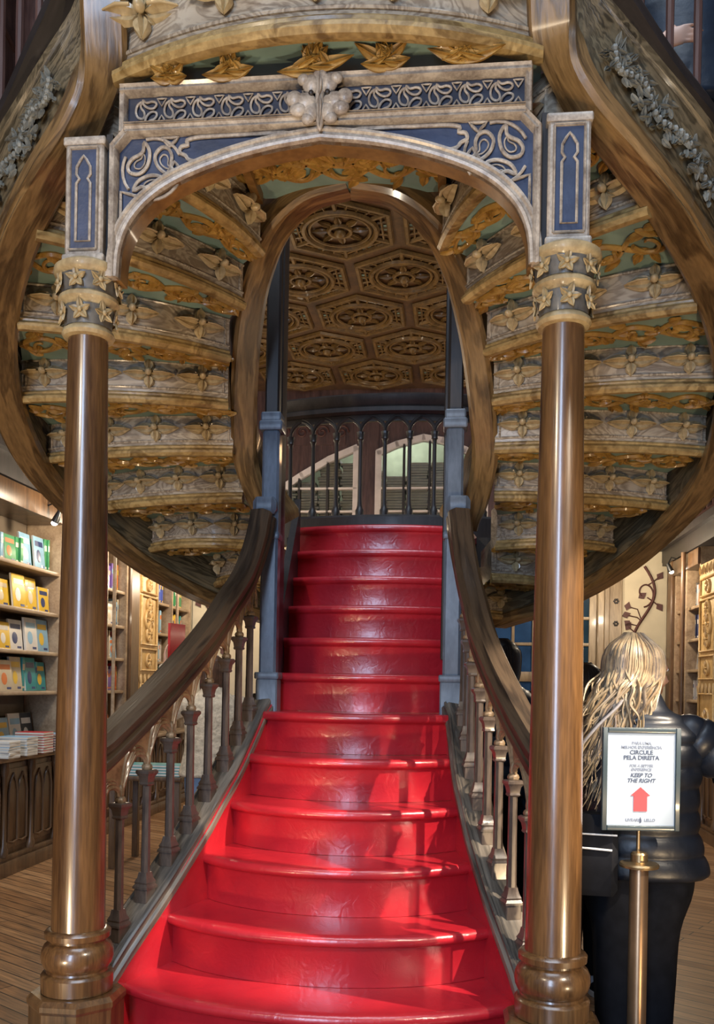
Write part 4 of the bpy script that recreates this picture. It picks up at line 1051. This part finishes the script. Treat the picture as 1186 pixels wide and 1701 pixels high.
for ci, (s, a, b, d) in enumerate(LC):
    for si in range(0 if ci in (1,) else 1, 5):
        if si == 0: continue
        z = SHZ[si]; v = a + .012; n = 0; pal = PAL[ci]
        blk = None
        while v < b - .03 and n < 20:
            face = rnd.random() < (.62 if ci == 0 else .22)
            if blk is None or rnd.random() < .4: blk = rnd.choice(pal)
            col = blk
            if ci == 3 and si == 4: col = 'royal blue'; face = False
            if ci == 4 and si == 4: col = 'yellow' if n < 5 else 'green'; face = False
            acc = rnd.choice([c for c in ('white', 'cream', 'yellow', 'orange', 'navy', 'pale blue') if c != col])
            h = rnd.uniform(.21, .285)
            if face:
                dp = rnd.uniform(.17, .22)
                if v + dp > b - .01: face = False
            if face:
                put_book(s, s * (WU + .05 + rnd.uniform(0, .04)), v + dp / 2, z, .02, h, dp, col, acc, True, '%s face-out book, %s along the %s, %s' % (col, ORD[n], SHN[si], d), 'books on the %s of the %s' % (SHN[si], d), .10)
                v += dp + .006
            else:
                th = rnd.uniform(.018, .03) if b - v < .08 else rnd.uniform(.022, .05)
                if v + th > b - .01: break
                put_book(s, s * (WU + .06 + rnd.uniform(0, .03)), v + th / 2 + .002, z, th, h, .18, col, acc, False, '%s book, spine out, %s along the %s, %s' % (col, ORD[n], SHN[si], d), 'books on the %s of the %s' % (SHN[si], d))
                v += th + .006
            n += 1
# counter display on the near left: piles of books and leaning picture books
for pi_, (v, col, nn) in enumerate(((3.62, 'white', 6), (3.90, 'white', 7), (4.17, 'red', 8), (4.40, 'navy', 7), (4.60, 'grey', 6))):
    for q in range(nn):
        c_ = col if q % 3 else ('pale blue' if col in ('navy', 'white') and q else col)
        key = ('flat', c_)
        if key not in CACHE:
            m_ = MB(); m_.bbox((-.12, -.085, 0), (.12, .085, .020), .002); m_.box((-.117, -.087, .003), (.121, .08, .017), 1); CACHE[key] = mesh('book', m_, [BM[c_], M['pages']])
        o = bpy.data.objects.new('book', CACHE[key]); COL.objects.link(o)
        o.matrix_world = Matrix.Translation(l2w(-WU + .055, v, .901 + .0205 * q)) @ RZ @ Matrix.Rotation(rnd.uniform(-.06, .06) + pi / 2 * 0, 4, 'Z')
        tag(o, '%s flat book, %s up in the %s pile on the left counter' % (c_, ORD[q], ORD[pi_]), 'book', 'piled books on the left counter')
for i, (v, col, acc, h) in enumerate(((3.66, 'yellow', 'orange', .27), (3.92, 'cream', 'pale blue', .27), (4.14, 'pale blue', 'yellow', .27), (4.36, 'white', 'pale blue', .30), (4.55, 'black', 'white', .30))):
    put_book(-1, -(WU + .17), v, .902, .02, h, .20, col, acc, True, '%s picture book leaning behind the piles, %s along the left counter' % (col, ORD[i]), 'leaning books at the back of the left counter', .16)
for i, (v, col, acc) in enumerate(((5.85, 'pink', 'yellow'), (6.05, 'orange', 'cream'), (7.3, 'white', 'red'), (7.5, 'teal', 'white'), (7.9, 'red', 'white'), (8.2, 'pale blue', 'navy'))):
    put_book(-1, -(WU + .08), v, .902, .02, .24, .18, col, acc, True, '%s book leaning on the far counter, %s beyond the left column' % (col, ORD[i]), 'leaning books on the far left counter', .16)
for i, (v, col) in enumerate(((7.1, 'white'), (7.3, 'pale blue'), (7.6, 'grey'), (7.85, 'cream'))):
    put_book(1, WU + .08, v, .902, .02, .26, .18, col, 'navy', True, '%s book leaning on the right counter, %s along it' % (col, ORD[i]), 'leaning books on the right counter', .16)

# shelf spotlights
def lamp(u, v, z, s, desc):
    t = thing('shelf_spotlight', desc, 'lamp', (u, v, z), 'shelf spotlights')
    part('lamp_arm', MB().tube([(u + s * .10, v, z + .10), (u + s * .04, v, z + .12), (u, v, z + .04)], .008, 8), M['blackmetal'], t)
    d = Vector((s * .5, 0, -1)).normalized()
    part('lamp_head', MB().tube([Vector((u, v, z + .05)), Vector((u, v, z + .04)) + d * .05, Vector((u, v, z + .04)) + d * .09], [.018, .030, .034], 14), M['blackmetal'], t)
    part('bulb', MB().ell(Vector((u, v, z + .04)) + d * .095, (.026, .026, .02), 12, 8), M['bulb'], t)
M['bulb'] = glow('lit_bulb', (1, .92, .8), 14)
lamp(-2.80, 4.35, 2.80, -1, 'small lit spotlight above the nearest left bookcase')
lamp(2.78, 7.80, 2.86, 1, 'small lit spotlight above the painted vine panel')
lamp(-2.80, 7.50, 2.84, -1, 'small lit spotlight above the far left bookcases')

# ------------------------------------------------------------------ galleries
for s in (-1, 1):
    t = thing('gallery_railing', 'dark gallery railing running above the %s bookcases' % lname(s), 'railing', (s * WU, 3, 3.24), 'gallery railings')
    part('railing_top', MB().bbox((min(s * (WU - .06), s * (WU + .06)), -1, 4.08), (max(s * (WU - .06), s * (WU + .06)), BV - .1, 4.16), .012), M['redwood'], t)
    part('railing_base', MB().bbox((min(s * (WU - .05), s * (WU + .05)), -1, 3.242), (max(s * (WU - .05), s * (WU + .05)), BV - .1, 3.32), .012), M['redwood'], t)
    me = mesh('railing_baluster', MB().lathe([(.035, 0), (.035, .06), (.02, .08), (.026, .2), (.016, .4), (.018, .62), (.034, .66), (.034, .76)], (0, 0), 10), M['redwood'])
    for k in range(44):
        v = -.8 + k * .21
        inst('baluster', me, t, Matrix.Translation(Vector((s * WU, v, 3.32)) - BASE[t.name]))
    for k in range(6):
        v = -.4 + k * 1.7
        t2 = thing('gallery_column', 'dark carved column on the %s gallery, %s from the entrance' % (lname(s), ORD[k]), 'column', (s * (WU + .25), v, 3.2), 'gallery columns')
        part('shaft', MB().lathe([(.14, 3.201), (.14, 3.6), (.10, 3.65), (.09, 4.3), (.085, 6.2), (.10, 6.3), (.15, 6.5), (.17, 6.55), (.17, 8.6)], (s * (WU + .25), v), 16), M['redwood'], t2)
        mb = MB()
        for q in range(8):
            a = q * pi / 4; mb.tube([(s * (WU + .25) + .09 * cos(a), v + .09 * sin(a), z) for z in (3.7, 6.2)], .016, 6)
        part('fluting', mb, M['redwood'], t2)
    for k in range(9):
        v = -1.2 + k * 1.15
        mb = MB(); xa = s * (WU + 1.49)
        mb.box((min(xa, xa - s * .04), v, 3.4), (max(xa, xa - s * .04), v + .95, 8.4))
        for z0, z1 in ((3.6, 5.0), (5.2, 6.6), (6.8, 8.2)):
            mb.tube([(xa - s * .05, v + .1, z0), (xa - s * .05, v + .85, z0), (xa - s * .05, v + .85, z1), (xa - s * .05, v + .47, z1 + .12), (xa - s * .05, v + .1, z1)], .03, 6, 0, True)
            if s > 0:
                mb.tube([(xa - s * .05, v + .47 + .25 * (1 - q / 24) * cos(q * .6), (z0 + z1) / 2 + .3 * (1 - q / 24) * sin(q * .6)) for q in range(20)], .03, 6)
        struct('trim_%d' % (10 + k + (10 if s > 0 else 0)), mb, M['redwood'] if s < 0 else M['board'])

# ------------------------------------------------------------------ sign on its stand
sw = (.9 - OX, 2.85 - OY); su = sw[0] * ca - sw[1] * sa; sv = sw[0] * sa + sw[1] * ca
t = thing('sign_stand', 'brass floor stand holding a framed white notice with a red arrow', 'sign', (su, sv, 0), rz=ANG)
bw = BASE[t.name]
def spart(name, mb, m_, parent=None, label=None):
    o = bpy.data.objects.new(name, mesh(name, mb, m_)); COL.objects.link(o); o.parent = parent or t
    if label: o['label'] = label
    return o
spart('stand_foot', MB().lathe([(.17, 0), (.17, .012), (.15, .022), (.04, .035), (.034, .05)], (0, 0), 40), M['brasspole'])
spart('stand_pole', MB().lathe([(.029, .03), (.029, .92), (.027, .925)], (0, 0), 32), M['brasspole'])
spart('pole_collar', MB().lathe([(.030, .918), (.060, .922), (.062, .929), (.058, .935), (.032, .938), (.0265, .94), (.0265, .962), (.022, .968), (.008, .971)], (0, 0), 32), M['brass'])
spart('sign_rod', MB().lathe([(.006, .965), (.006, 1.385)], (0, .012), 12), M['brass'])
fr = MB(); W2, Z0, Z1 = .123, 1.037, 1.361
for a, b in (((-W2, -.010, Z0), (-W2 + .016, .008, Z1)), ((W2 - .016, -.010, Z0), (W2, .008, Z1)), ((-W2 + .016, -.010, Z0), (W2 - .016, .008, Z0 + .016)), ((-W2 + .016, -.010, Z1 - .016), (W2 - .016, .008, Z1))): fr.bbox(a, b, .002)
fr.box((-W2 + .004, .002, Z0 + .004), (W2 - .004, .007, Z1 - .004))
sf = spart('sign_frame', fr, M['signframe'])
spart('notice_sheet', MB().box((-W2 + .015, -.004, Z0 + .015), (W2 - .015, -.001, Z1 - .015)), M['paper'], sf)
ar = MB().slab([(-.022, 1.098), (.020, 1.098), (.020, 1.146), (.029, 1.148), (-.001, 1.174), (-.031, 1.148), (-.022, 1.146)], -.0065, -.0035); spart('red_arrow', ar, M['arrow'], sf)
def text(body, z, size, m_, shear=0, xs=1):
    c = bpy.data.curves.new('printed_line', 'FONT'); c.body = body; c.size = size; c.align_x = 'CENTER'; c.align_y = 'CENTER'; c.extrude = .0004; c.shear = shear; c.materials.append(m_); c.offset = .0003
    tmp = bpy.data.objects.new('tmp_text', c); COL.objects.link(tmp); bpy.context.view_layer.update()
    me = bpy.data.meshes.new_from_object(tmp.evaluated_get(bpy.context.evaluated_depsgraph_get())); bpy.data.objects.remove(tmp)
    me.materials.clear(); me.materials.append(m_)
    o = bpy.data.objects.new('printed_line', me); COL.objects.link(o); o.parent = sf
    o.matrix_local = Matrix.Translation((0, -.0048, z)) @ Matrix.Rotation(pi / 2, 4, 'X') @ Matrix.Diagonal((xs, 1, 1, 1))
text('PARA UMA', 1.312, .0125, M['inkpale']); text('MELHOR EXPERIÊNCIA', 1.299, .0125, M['inkpale'])
text('CIRCULE', 1.283, .0185, M['ink']); text('PELA DIREITA', 1.266, .0185, M['ink'])
text('FOR A BETTER', 1.241, .0115, M['inkpale'], .2); text('EXPERIENCE', 1.229, .0115, M['inkpale'], .2)
text('KEEP TO', 1.211, .0175, M['ink'], .25); text('THE RIGHT', 1.194, .0175, M['ink'], .25)
text('LIVRARIA  LELLO', 1.070, .0125, M['inkpale'])
spart('printed_emblem', MB().slab([(-.002, 1.062), (.002, 1.062), (.003, 1.072), (0, 1.080), (-.003, 1.072)], -.0055, -.0035), M['ink'], sf)

# ------------------------------------------------------------------ people
def plain_hair(name, c, rough=.45): return plain(name, c, rough, 0, .1, .35, 30)
M['midblonde'] = plain_hair('mid_blonde_hair', (.24, .165, .09)); M['blonde'] = plain_hair('blonde_hair', (.30, .225, .135)); M['ash'] = plain_hair('ash_brown_hair', (.13, .10, .075)); M['blackhair'] = plain_hair('black_hair', (.010, .009, .010)); M['brownhair'] = plain_hair('brown_hair', (.07, .035, .02))
M['puffer'] = plain('black_puffer', (.010, .013, .020), .42, 0, .12, .3, 12, .3, 16, .3)
M['navycloth'] = plain('navy_puffer', (.006, .016, .034), .45, 0, .1, .3, 12, .25, 18)
M['denim'] = plain('blue_denim', (.16, .24, .36), .8); M['fleece'] = plain('beige_fleece', (.56, .47, .34), .9, 0, 0, .3, 30, .8, 60)
M['sole'] = plain('white_rubber', (.62, .64, .66), .5); M['sock'] = plain('pale_blue_sock', (.42, .52, .68), .8); M['strap'] = plain('grey_strap', (.30, .28, .28), .6)
def limb(mb, pts, rs, n=12):
    P = cr(pts, 4); R_ = [r.x for r in cr([Vector((r, 0, 0)) for r in rs], 4)]
    mb.tube(P, R_, n); mb.ell(P[0], (R_[0],) * 3, 10, 8); mb.ell(P[-1], (R_[-1],) * 3, 10, 8)
def hand(mb, w_, d, side, pn, curl=.5, k=1.0):
    """w_: wrist, d: direction of the fingers, side: thumb side, pn: palm normal"""
    d, side, pn = Vector(d).normalized(), Vector(side).normalized(), Vector(pn).normalized(); w_ = Vector(w_)
    mb.tube([w_ - d * .02, w_ + d * .02 * k, w_ + d * .05 * k, w_ + d * .088 * k], [.024 * k, .030 * k, .038 * k, .034 * k], 10, 0, False, .45) if 0 else None
    rows = []
    for q, hw, ht in ((-.02, .024, .019), (.02, .031, .015), (.055, .039, .014), (.088, .037, .010)):
        rows.append([w_ + d * q * k + side * (hw * k * cos(a)) + pn * (ht * k * sin(a)) for a in [2 * pi * j / 10 for j in range(10)]])
    mb.grid(rows, 0, True, True, True)
    for i, (o_, L) in enumerate(((.029, .070), (.010, .078), (-.010, .072), (-.028, .056))):
        p = w_ + d * .084 * k + side * o_ * k; dd = d + side * (o_ * 3); pts = [p - d * .02]
        for q in range(3):
            pts.append(p); dd = (dd.normalized() + pn * curl * .55).normalized(); p = p + dd * L * k * (.42, .33, .25)[q]
        pts.append(p); mb.tube(pts, [.0085 * k, .0085 * k, .0080 * k, .0072 * k, .0060 * k], 8)
    t0 = w_ + d * .022 * k + side * .026 * k; dd = (d * .7 + side * .8).normalized(); pts = [t0 - dd * .01]
    for q in range(3): pts.append(t0 + dd * (.024 * q) * k); dd = (dd + d * .22 + pn * .18).normalized()
    mb.tube(pts, [.011 * k, .011 * k, .010 * k, .0075 * k], 8)
def remesh(o, vox=.010, it=3):
    m = o.modifiers.new('surface', 'REMESH'); m.mode = 'VOXEL'; m.voxel_size = vox; m.use_smooth_shade = True
    m = o.modifiers.new('soften', 'SMOOTH'); m.factor = .5; m.iterations = it
def person(uv, yaw, h, label, group, arms, skin=M['skin'], top='puffer', bottom='black', hair='blackhair', longhair=False, head_yaw=0, z0=0, coat_hem=.52, wide=1.0, lean=0, flare=False, shoe='black', sock=None, tilt=0, puffs=True, stance=.085):
    """local frame: x right, y the way the body faces, z up; yaw turns it about z in the hall's frame"""
    t = thing('person', label, 'person', (uv[0], uv[1], z0), group, None, yaw)
    k = h / 1.66
    def add(name, mb, mats, parent=t, angle=40, shrink=True):
        if shrink: mb.v = [p * k for p in mb.v]
        o = bpy.data.objects.new(name, mesh(name, mb, mats, angle)); COL.objects.link(o); o.parent = parent; return o
    L = Vector((0, lean, 0)); S = Vector
    hipz, chz = .90, 1.24
    mb = MB()
    mb.ell((0, 0, hipz), (.155, .11, .12)); mb.ell(S((0, 0, 1.06)) + L * .4, (.130, .095, .15)); mb.ell(S((0, 0, chz)) + L * .8, (.165, .105, .16))
    hc = S((0, .035, 1.545)) + L * 1.3
    limb(mb, [S((0, .0, 1.36)) + L, S((0, .01, 1.43)) + L * 1.1, hc - S((0, .01, .05))], [.075, .052, .056])
    HM = Matrix.Rotation(head_yaw, 3, 'Z') @ Matrix.Rotation(tilt, 3, 'X')
    def hp(x, y, z): return hc + HM @ S((x, y, z))
    HM4 = HM.to_4x4()
    mb.ell(hc + S((0, 0, .02)), (.076, .095, .092), 20, 14, 0, HM4); mb.ell(hp(0, .028, -.045), (.056, .062, .062), 16, 12, 0, HM4); mb.ell(hp(0, .066, -.083), (.022, .020, .018), 10, 8)
    mb.ell(hp(0, .098, -.018), (.011, .016, .022), 10, 8, 0, HM4); mb.ell(hp(0, .108, -.030), (.014, .013, .010), 10, 8)
    mb.ell(hp(0, .086, -.058), (.024, .010, .007), 10, 8, 0, HM4); mb.ell(hp(0, .085, -.068), (.020, .010, .007), 10, 8, 0, HM4)
    for sx in (-1, 1):
        mb.ell(hp(sx * .078, -.005, -.005), (.012, .022, .034), 10, 8, 0, HM4); mb.ell(hp(sx * .030, .082, .016), (.020, .012, .008), 10, 8, 0, HM4)
        mb.ell(hp(sx * .046, .055, -.030), (.024, .024, .024), 10, 8, 0, HM4)
        limb(mb, [(sx * stance, 0, .86), (sx * stance, .015, .48), (sx * stance, -.01, .09)], [.095, .060, .036])
        limb(mb, [(sx * stance, -.04, .045), (sx * stance, .08, .035), (sx * stance, .16, .03)], [.036, .034, .026])
    hands = []
    for sx, (el, wr, hd, cu) in zip((-1, 1), arms):
        sh = S((sx * .175, 0, 1.345)) + L; limb(mb, [sh, el, wr], [.055, .042, .027])
        side = S((0, 0, 1)) if abs(S(hd).z) < .7 else S((0, 1, 0)); pn = S(hd).cross(side).normalized() * (sx)
        hand(mb, wr, hd, side, pn, cu)
    body = add('body', mb, skin); remesh(body, .0085 * k)
    # eyes
    mb = MB()
    for sx in (-1, 1): mb.ell(hp(sx * .030, .086, .012), (.011, .008, .007), 12, 8, 0, HM4); mb.ell(hp(sx * .030, .094, .012), (.005, .003, .005), 10, 6, 1, HM4)
    add('eyes', mb, [M['sole'], M['black']])
    # trousers
    mb = MB()
    for sx in (-1, 1):
        rows = []
        T = [(.93, .125, .115, .065), (.80, .112, .118, .078), (.66, .095, .100, stance), (.48, .080 if not flare else .085, .085, stance), (.30, .068 if not flare else .078, .075 if not flare else .085, stance), (.13, .060 if not flare else .088, .066 if not flare else .115, stance), (.095 if not flare else .02, .055 if not flare else .098, .06 if not flare else .13, stance)]
        for z, rx, ry, cx_ in T:
            rows.append([S((sx * cx_ + rx * cos(2 * pi * j / 20) * (1 + .03 * sin(5 * j + z * 20)), ry * sin(2 * pi * j / 20) + (.02 if flare and z < .2 else 0), z)) for j in range(20)])
        fine = []
        for j in range(20): fine.append(cr([r_[j] for r_ in rows], 4))
        mb.grid([[c_[i] for c_ in fine] for i in range(len(fine[0]))], 0, True, True, True)
    mb.ell((0, 0, .90), (.17, .125, .10), 20, 10)
    add('trousers', mb, M[bottom])
    # shoes
    for sx in (-1, 1):
        mb = MB(); x = sx * stance
        sec = [(-.085, .030, .06), (-.05, .040, .075), (.02, .042, .07), (.09, .045, .05), (.15, .040, .038), (.185, .022, .030)]
        mb.grid([[S((x + w2 * a, y, z_)) for a, z_ in ((-1, .022), (-1, hh * .7), (-.6, hh), (.6, hh), (1, hh * .7), (1, .022))] for y, w2, hh in sec], 0, True, True, True)
        mb.grid([[S((x + w2 * 1.1 * a, y, z_)) for a, z_ in ((-1, .0), (-1, .026), (1, .026), (1, .0))] for y, w2, hh in [(-.092, .025, 0)] + sec[:-1] + [(.192, .024, 0)]], 1, True, True, True)
        so_ = add('shoe', mb, [M[shoe], M['sole']])
        if sock: add('sock', MB().lathe([(.046, .05), (.043, .08), (.042, .12), (.045, .15)], (x, -.02), 16), M[sock], t)
    # jacket with puffed rows and sleeves
    mb = MB(); rows = []
    T = [(coat_hem * 1.66, .225 * wide, .165), (coat_hem * 1.66 + .012, .232 * wide, .172), (1.0, .196 * wide, .158), (1.12, .192 * wide, .152), (1.25, .205 * wide, .150), (1.33, .20 * wide, .135), (1.38, .150, .115), (1.42, .095, .09), (1.455, .078, .08), (1.47, .070, .072)]
    zs = T[0][0]; n_ = 84
    for i in range(n_ + 1):
        z = zs + (1.47 - zs) * i / n_; rx, ry = lerp([(a, b, c) for a, b, c in T], z)
        pf_ = .012 * abs(sin(pi * (z - zs) / .075)) ** .5 if puffs and z < 1.40 else 0
        sh = L * max(0, (z - .9) / .5)
        rows.append([S(((rx + pf_) * cos(2 * pi * j / 32), (ry + pf_) * sin(2 * pi * j / 32) * (1 + .03 * sin(3 * j)), z)) + sh for j in range(32)])
    mb.grid(rows, 0, True, True, True)
    for sx, (el, wr, hd, cu) in zip((-1, 1), arms):
        sh = S((sx * .165, 0, 1.33)) + L; P = cr([sh, el, S(wr) + (S(el) - S(wr)).normalized() * .01], 24); R_ = []
        for i in range(len(P)):
            q = i / (len(P) - 1); R_.append(.072 - .022 * q + (.014 * abs(sin(q * pi * 8)) ** .5 if puffs else 0))
        mb.tube(P, R_, 18); mb.ell(P[0], (R_[0],) * 3, 14, 10)
    jk = add('jacket', mb, M[top], angle=70)
    if puffs:
        pass
    # hair
    mb = MB(); rnd = random.Random(int(h * 1000)); dk = 2 if longhair else 0
    mb.ell(hc + HM @ S((0, -.018, .032)), (.088, .100, .092), 20, 14, dk, HM4)
    mb.ell(hp(0, -.045, -.03), (.080, .062, .075), 16, 12, dk, HM4)
    if longhair:
        for q in range(520):
            a = rnd.uniform(radians(145), radians(395)); ph = rnd.uniform(0, 6.3)
            up_ = hp(.03 * cos(a), -.03 + .03 * sin(a), .124 + rnd.uniform(-.004, .006))
            m1 = hp(.092 * cos(a), -.02 + .102 * sin(a), .060 + rnd.uniform(-.01, .01)); m2 = hp(.102 * cos(a), -.024 + .106 * sin(a), -.025 + rnd.uniform(-.02, .02))
            dx = rnd.uniform(-.15, .05) + .03 * cos(a); ln = rnd.uniform(.10, .42)
            end = hc + S((dx - .06 - .10 * ln, -.13 - rnd.uniform(0, .05), -.06 - ln))
            m3 = m2.lerp(end, .30) + S((.014 * sin(ph), -.025, .01)); m4 = m2.lerp(end, .55) + S((.014 * sin(ph + 2), -.02, 0)); m5 = m2.lerp(end, .8) + S((.012 * sin(ph + 4), -.01, 0))
            P = cr([up_, m1, m2, m3, m4, m5, end], 4); r = rnd.uniform(.0030, .0058)
            dark_ = rnd.random() < (.55 if cos(a - 4.0) > .8 and ln > .2 else .16)
            mb.tube(P, [r * (1 if i < len(P) - 6 else .2 + .8 * (len(P) - 1 - i) / 6) for i in range(len(P))], 5, 1 if dark_ else (0 if rnd.random() < .7 else 2))
        add('hair', mb, [M[hair], M['ash'], M['midblonde']], angle=60)
    else:
        for q in range(60):
            a = rnd.uniform(radians(160), radians(380))
            P = cr([hp(.02 * cos(a), -.02, .122), hp(.088 * cos(a), -.018 + .10 * sin(a), .06), hp(.088 * cos(a), -.03 + .09 * sin(a), -.04), hp(.078 * cos(a), -.04 + .07 * sin(a), -.095)], 3)
            mb.tube(P, .006, 5)
        add('hair', mb, M[hair], angle=60)
    return t, k, add, jk, hc
def wl(X, Y): x, y = X - OX, Y - OY; return (x * ca - y * sa, x * sa + y * ca)
DOWN = lambda s_: ((s_ * .24, -.02, 1.08), (s_ * .25, .08, .86), (0, .15, -1), .4)
# blonde woman behind the sign
t, k, add, jk, hc = person(wl(.975, 3.12), -.18, 1.66, 'woman with long blonde hair in a black puffer jacket behind the sign', None,
    (((-.25, .04, 1.10), (-.20, .22, 1.0), (.3, 1, .2), .6), ((.38, .06, 1.16), (.44, .30, 1.12), (.2, 1, 0), .6)), bottom='black', hair='blonde', longhair=True, head_yaw=-1.0, flare=True, coat_hem=.512, wide=1.0, tilt=-.05, stance=.052)
mb = MB(); mb.bbox((-.17, -.30, .80), (.02, -.16, 1.14), .03)
b0 = MB()
bag = thing('shoulder_bag', 'black bag with white piping hanging at the blonde woman\'s left hip', 'bag', (*wl(.74, 2.93), .92), rz=-.1)
mb = MB(); mb.bbox((-.11, -.05, -.10), (.11, .05, .16), .02)
o = bpy.data.objects.new('bag_body', mesh('bag_body', mb, M['black'])); COL.objects.link(o); o.parent = bag
mb = MB(); mb.tube([(-.105, -.053, .10), (.105, -.053, .098)], .003, 6); o = bpy.data.objects.new('zip_piping', mesh('zip_piping', mb, M['sole'])); COL.objects.link(o); o.parent = bag
mb = MB(); mb.tube(cr([(-.09, -.053, -.03), (-.085, -.055, .03), (-.06, -.056, .055), (.09, -.054, .05)], 4), .0035, 6); o = bpy.data.objects.new('pocket_piping', mesh('pocket_piping', mb, M['sole'])); COL.objects.link(o); o.parent = bag
mb = MB(); mb.bbox((-.105, -.062, .00), (-.082, -.052, .035), .004); o = bpy.data.objects.new('white_tag', mesh('white_tag', mb, M['sole'])); COL.objects.link(o); o.parent = bag
mb = MB(); mb.tube(cr([(-.09, 0, .15), (-.06, -.045, .30), (.02, -.04, .42), (.10, .02, .50), (.12, .1, .52)], 4), .012, 8, 0, False, .4); o = bpy.data.objects.new('strap', mesh('strap', mb, M['strap'])); COL.objects.link(o); o.parent = bag
# figures beyond her, behind the right column
person(wl(1.125, 4.42), .1, 1.60, 'person in navy jacket, black leggings and dark trainers with white soles beyond the right column', 'visitors behind the right column', (DOWN(-1), DOWN(1)), top='navycloth', hair='blackhair', shoe='black', sock='sock', coat_hem=.58, stance=.072)
person(wl(.80, 4.95), .15, 1.74, 'black-haired person in a navy puffer just left of the right column', 'visitors behind the right column', (DOWN(-1), DOWN(1)), top='navycloth', hair='blackhair')
person(wl(.88, 6.0), 2.6, 1.66, 'brown-haired visitor far back between the right handrail and column', 'visitors behind the right column', (DOWN(-1), DOWN(1)), top='fleece', hair='brownhair', bottom='denim')
# reader on the left holding up a red book
t, k, add, jk, hc = person(wl(-1.00, 6.3), .35, 1.66, 'visitor in beige fleece and jeans holding up a red book behind the left balustrade', None,
    (((-.30, .12, 1.28), (-.32, .28, 1.60), (-.1, .15, 1), .5), DOWN(1)), top='fleece', bottom='denim', hair='brownhair', head_yaw=.3, wide=1.0, coat_hem=.50, puffs=False)
hb = BASE[t.name]
put_book(-1, hb.x - .40 * k, hb.y + .38, 1.66 * k - .02, .02, .27, .21, 'red', 'white', True, 'red book held up in the hand of the fleece-clad visitor on the left', None, 0, pi - .25)
# arm of a visitor climbing the right flight
person((1.27, .98), .0, 1.66, 'visitor in a dark navy top climbing the right side flight', None, (((-.30, -.02, 1.09), (-.13, -.20, 1.03), (1, -.3, .1), .5), ((.27, .12, 1.10), (.2, .3, 1.02), (0, 1, 0), .6)), top='navycloth', hair='blackhair', z0=2.87, puffs=False)
# low table with blue books behind the left balustrade
tb = thing('display_table', 'low dark table with blue books behind the left balustrade', 'table', (*wl(-1.62, 7.35), 0))
b_ = BASE[tb.name]
part('table_top', MB().bbox((b_.x - .30, b_.y - .30, .70), (b_.x + .30, b_.y + .30, .735), .006), M['cabinet'], tb)
for sx in (-1, 1):
    for sy in (-1, 1): part('leg', MB().bbox((b_.x + sx * .26 - .025, b_.y + sy * .26 - .025, 0), (b_.x + sx * .26 + .025, b_.y + sy * .26 + .025, .70), .004), M['cabinet'], tb)
m_ = MB(); m_.bbox((-.14, -.10, 0), (.14, .10, .022), .002); m_.box((-.137, -.102, .004), (.141, .09, .018), 1); me = mesh('book', m_, [BM['teal'], M['pages']])
for q in range(8):
    o = bpy.data.objects.new('book', me); COL.objects.link(o); o.matrix_world = Matrix.Translation(l2w(b_.x + (.13 if q % 2 else -.15), b_.y - .15, .7355 + .0225 * (q // 2))) @ RZ
    tag(o, 'teal book, %s up in the %s pile on the low display table' % (ORD[q // 2], 'right' if q % 2 else 'left'), 'book', 'teal books on the low table')
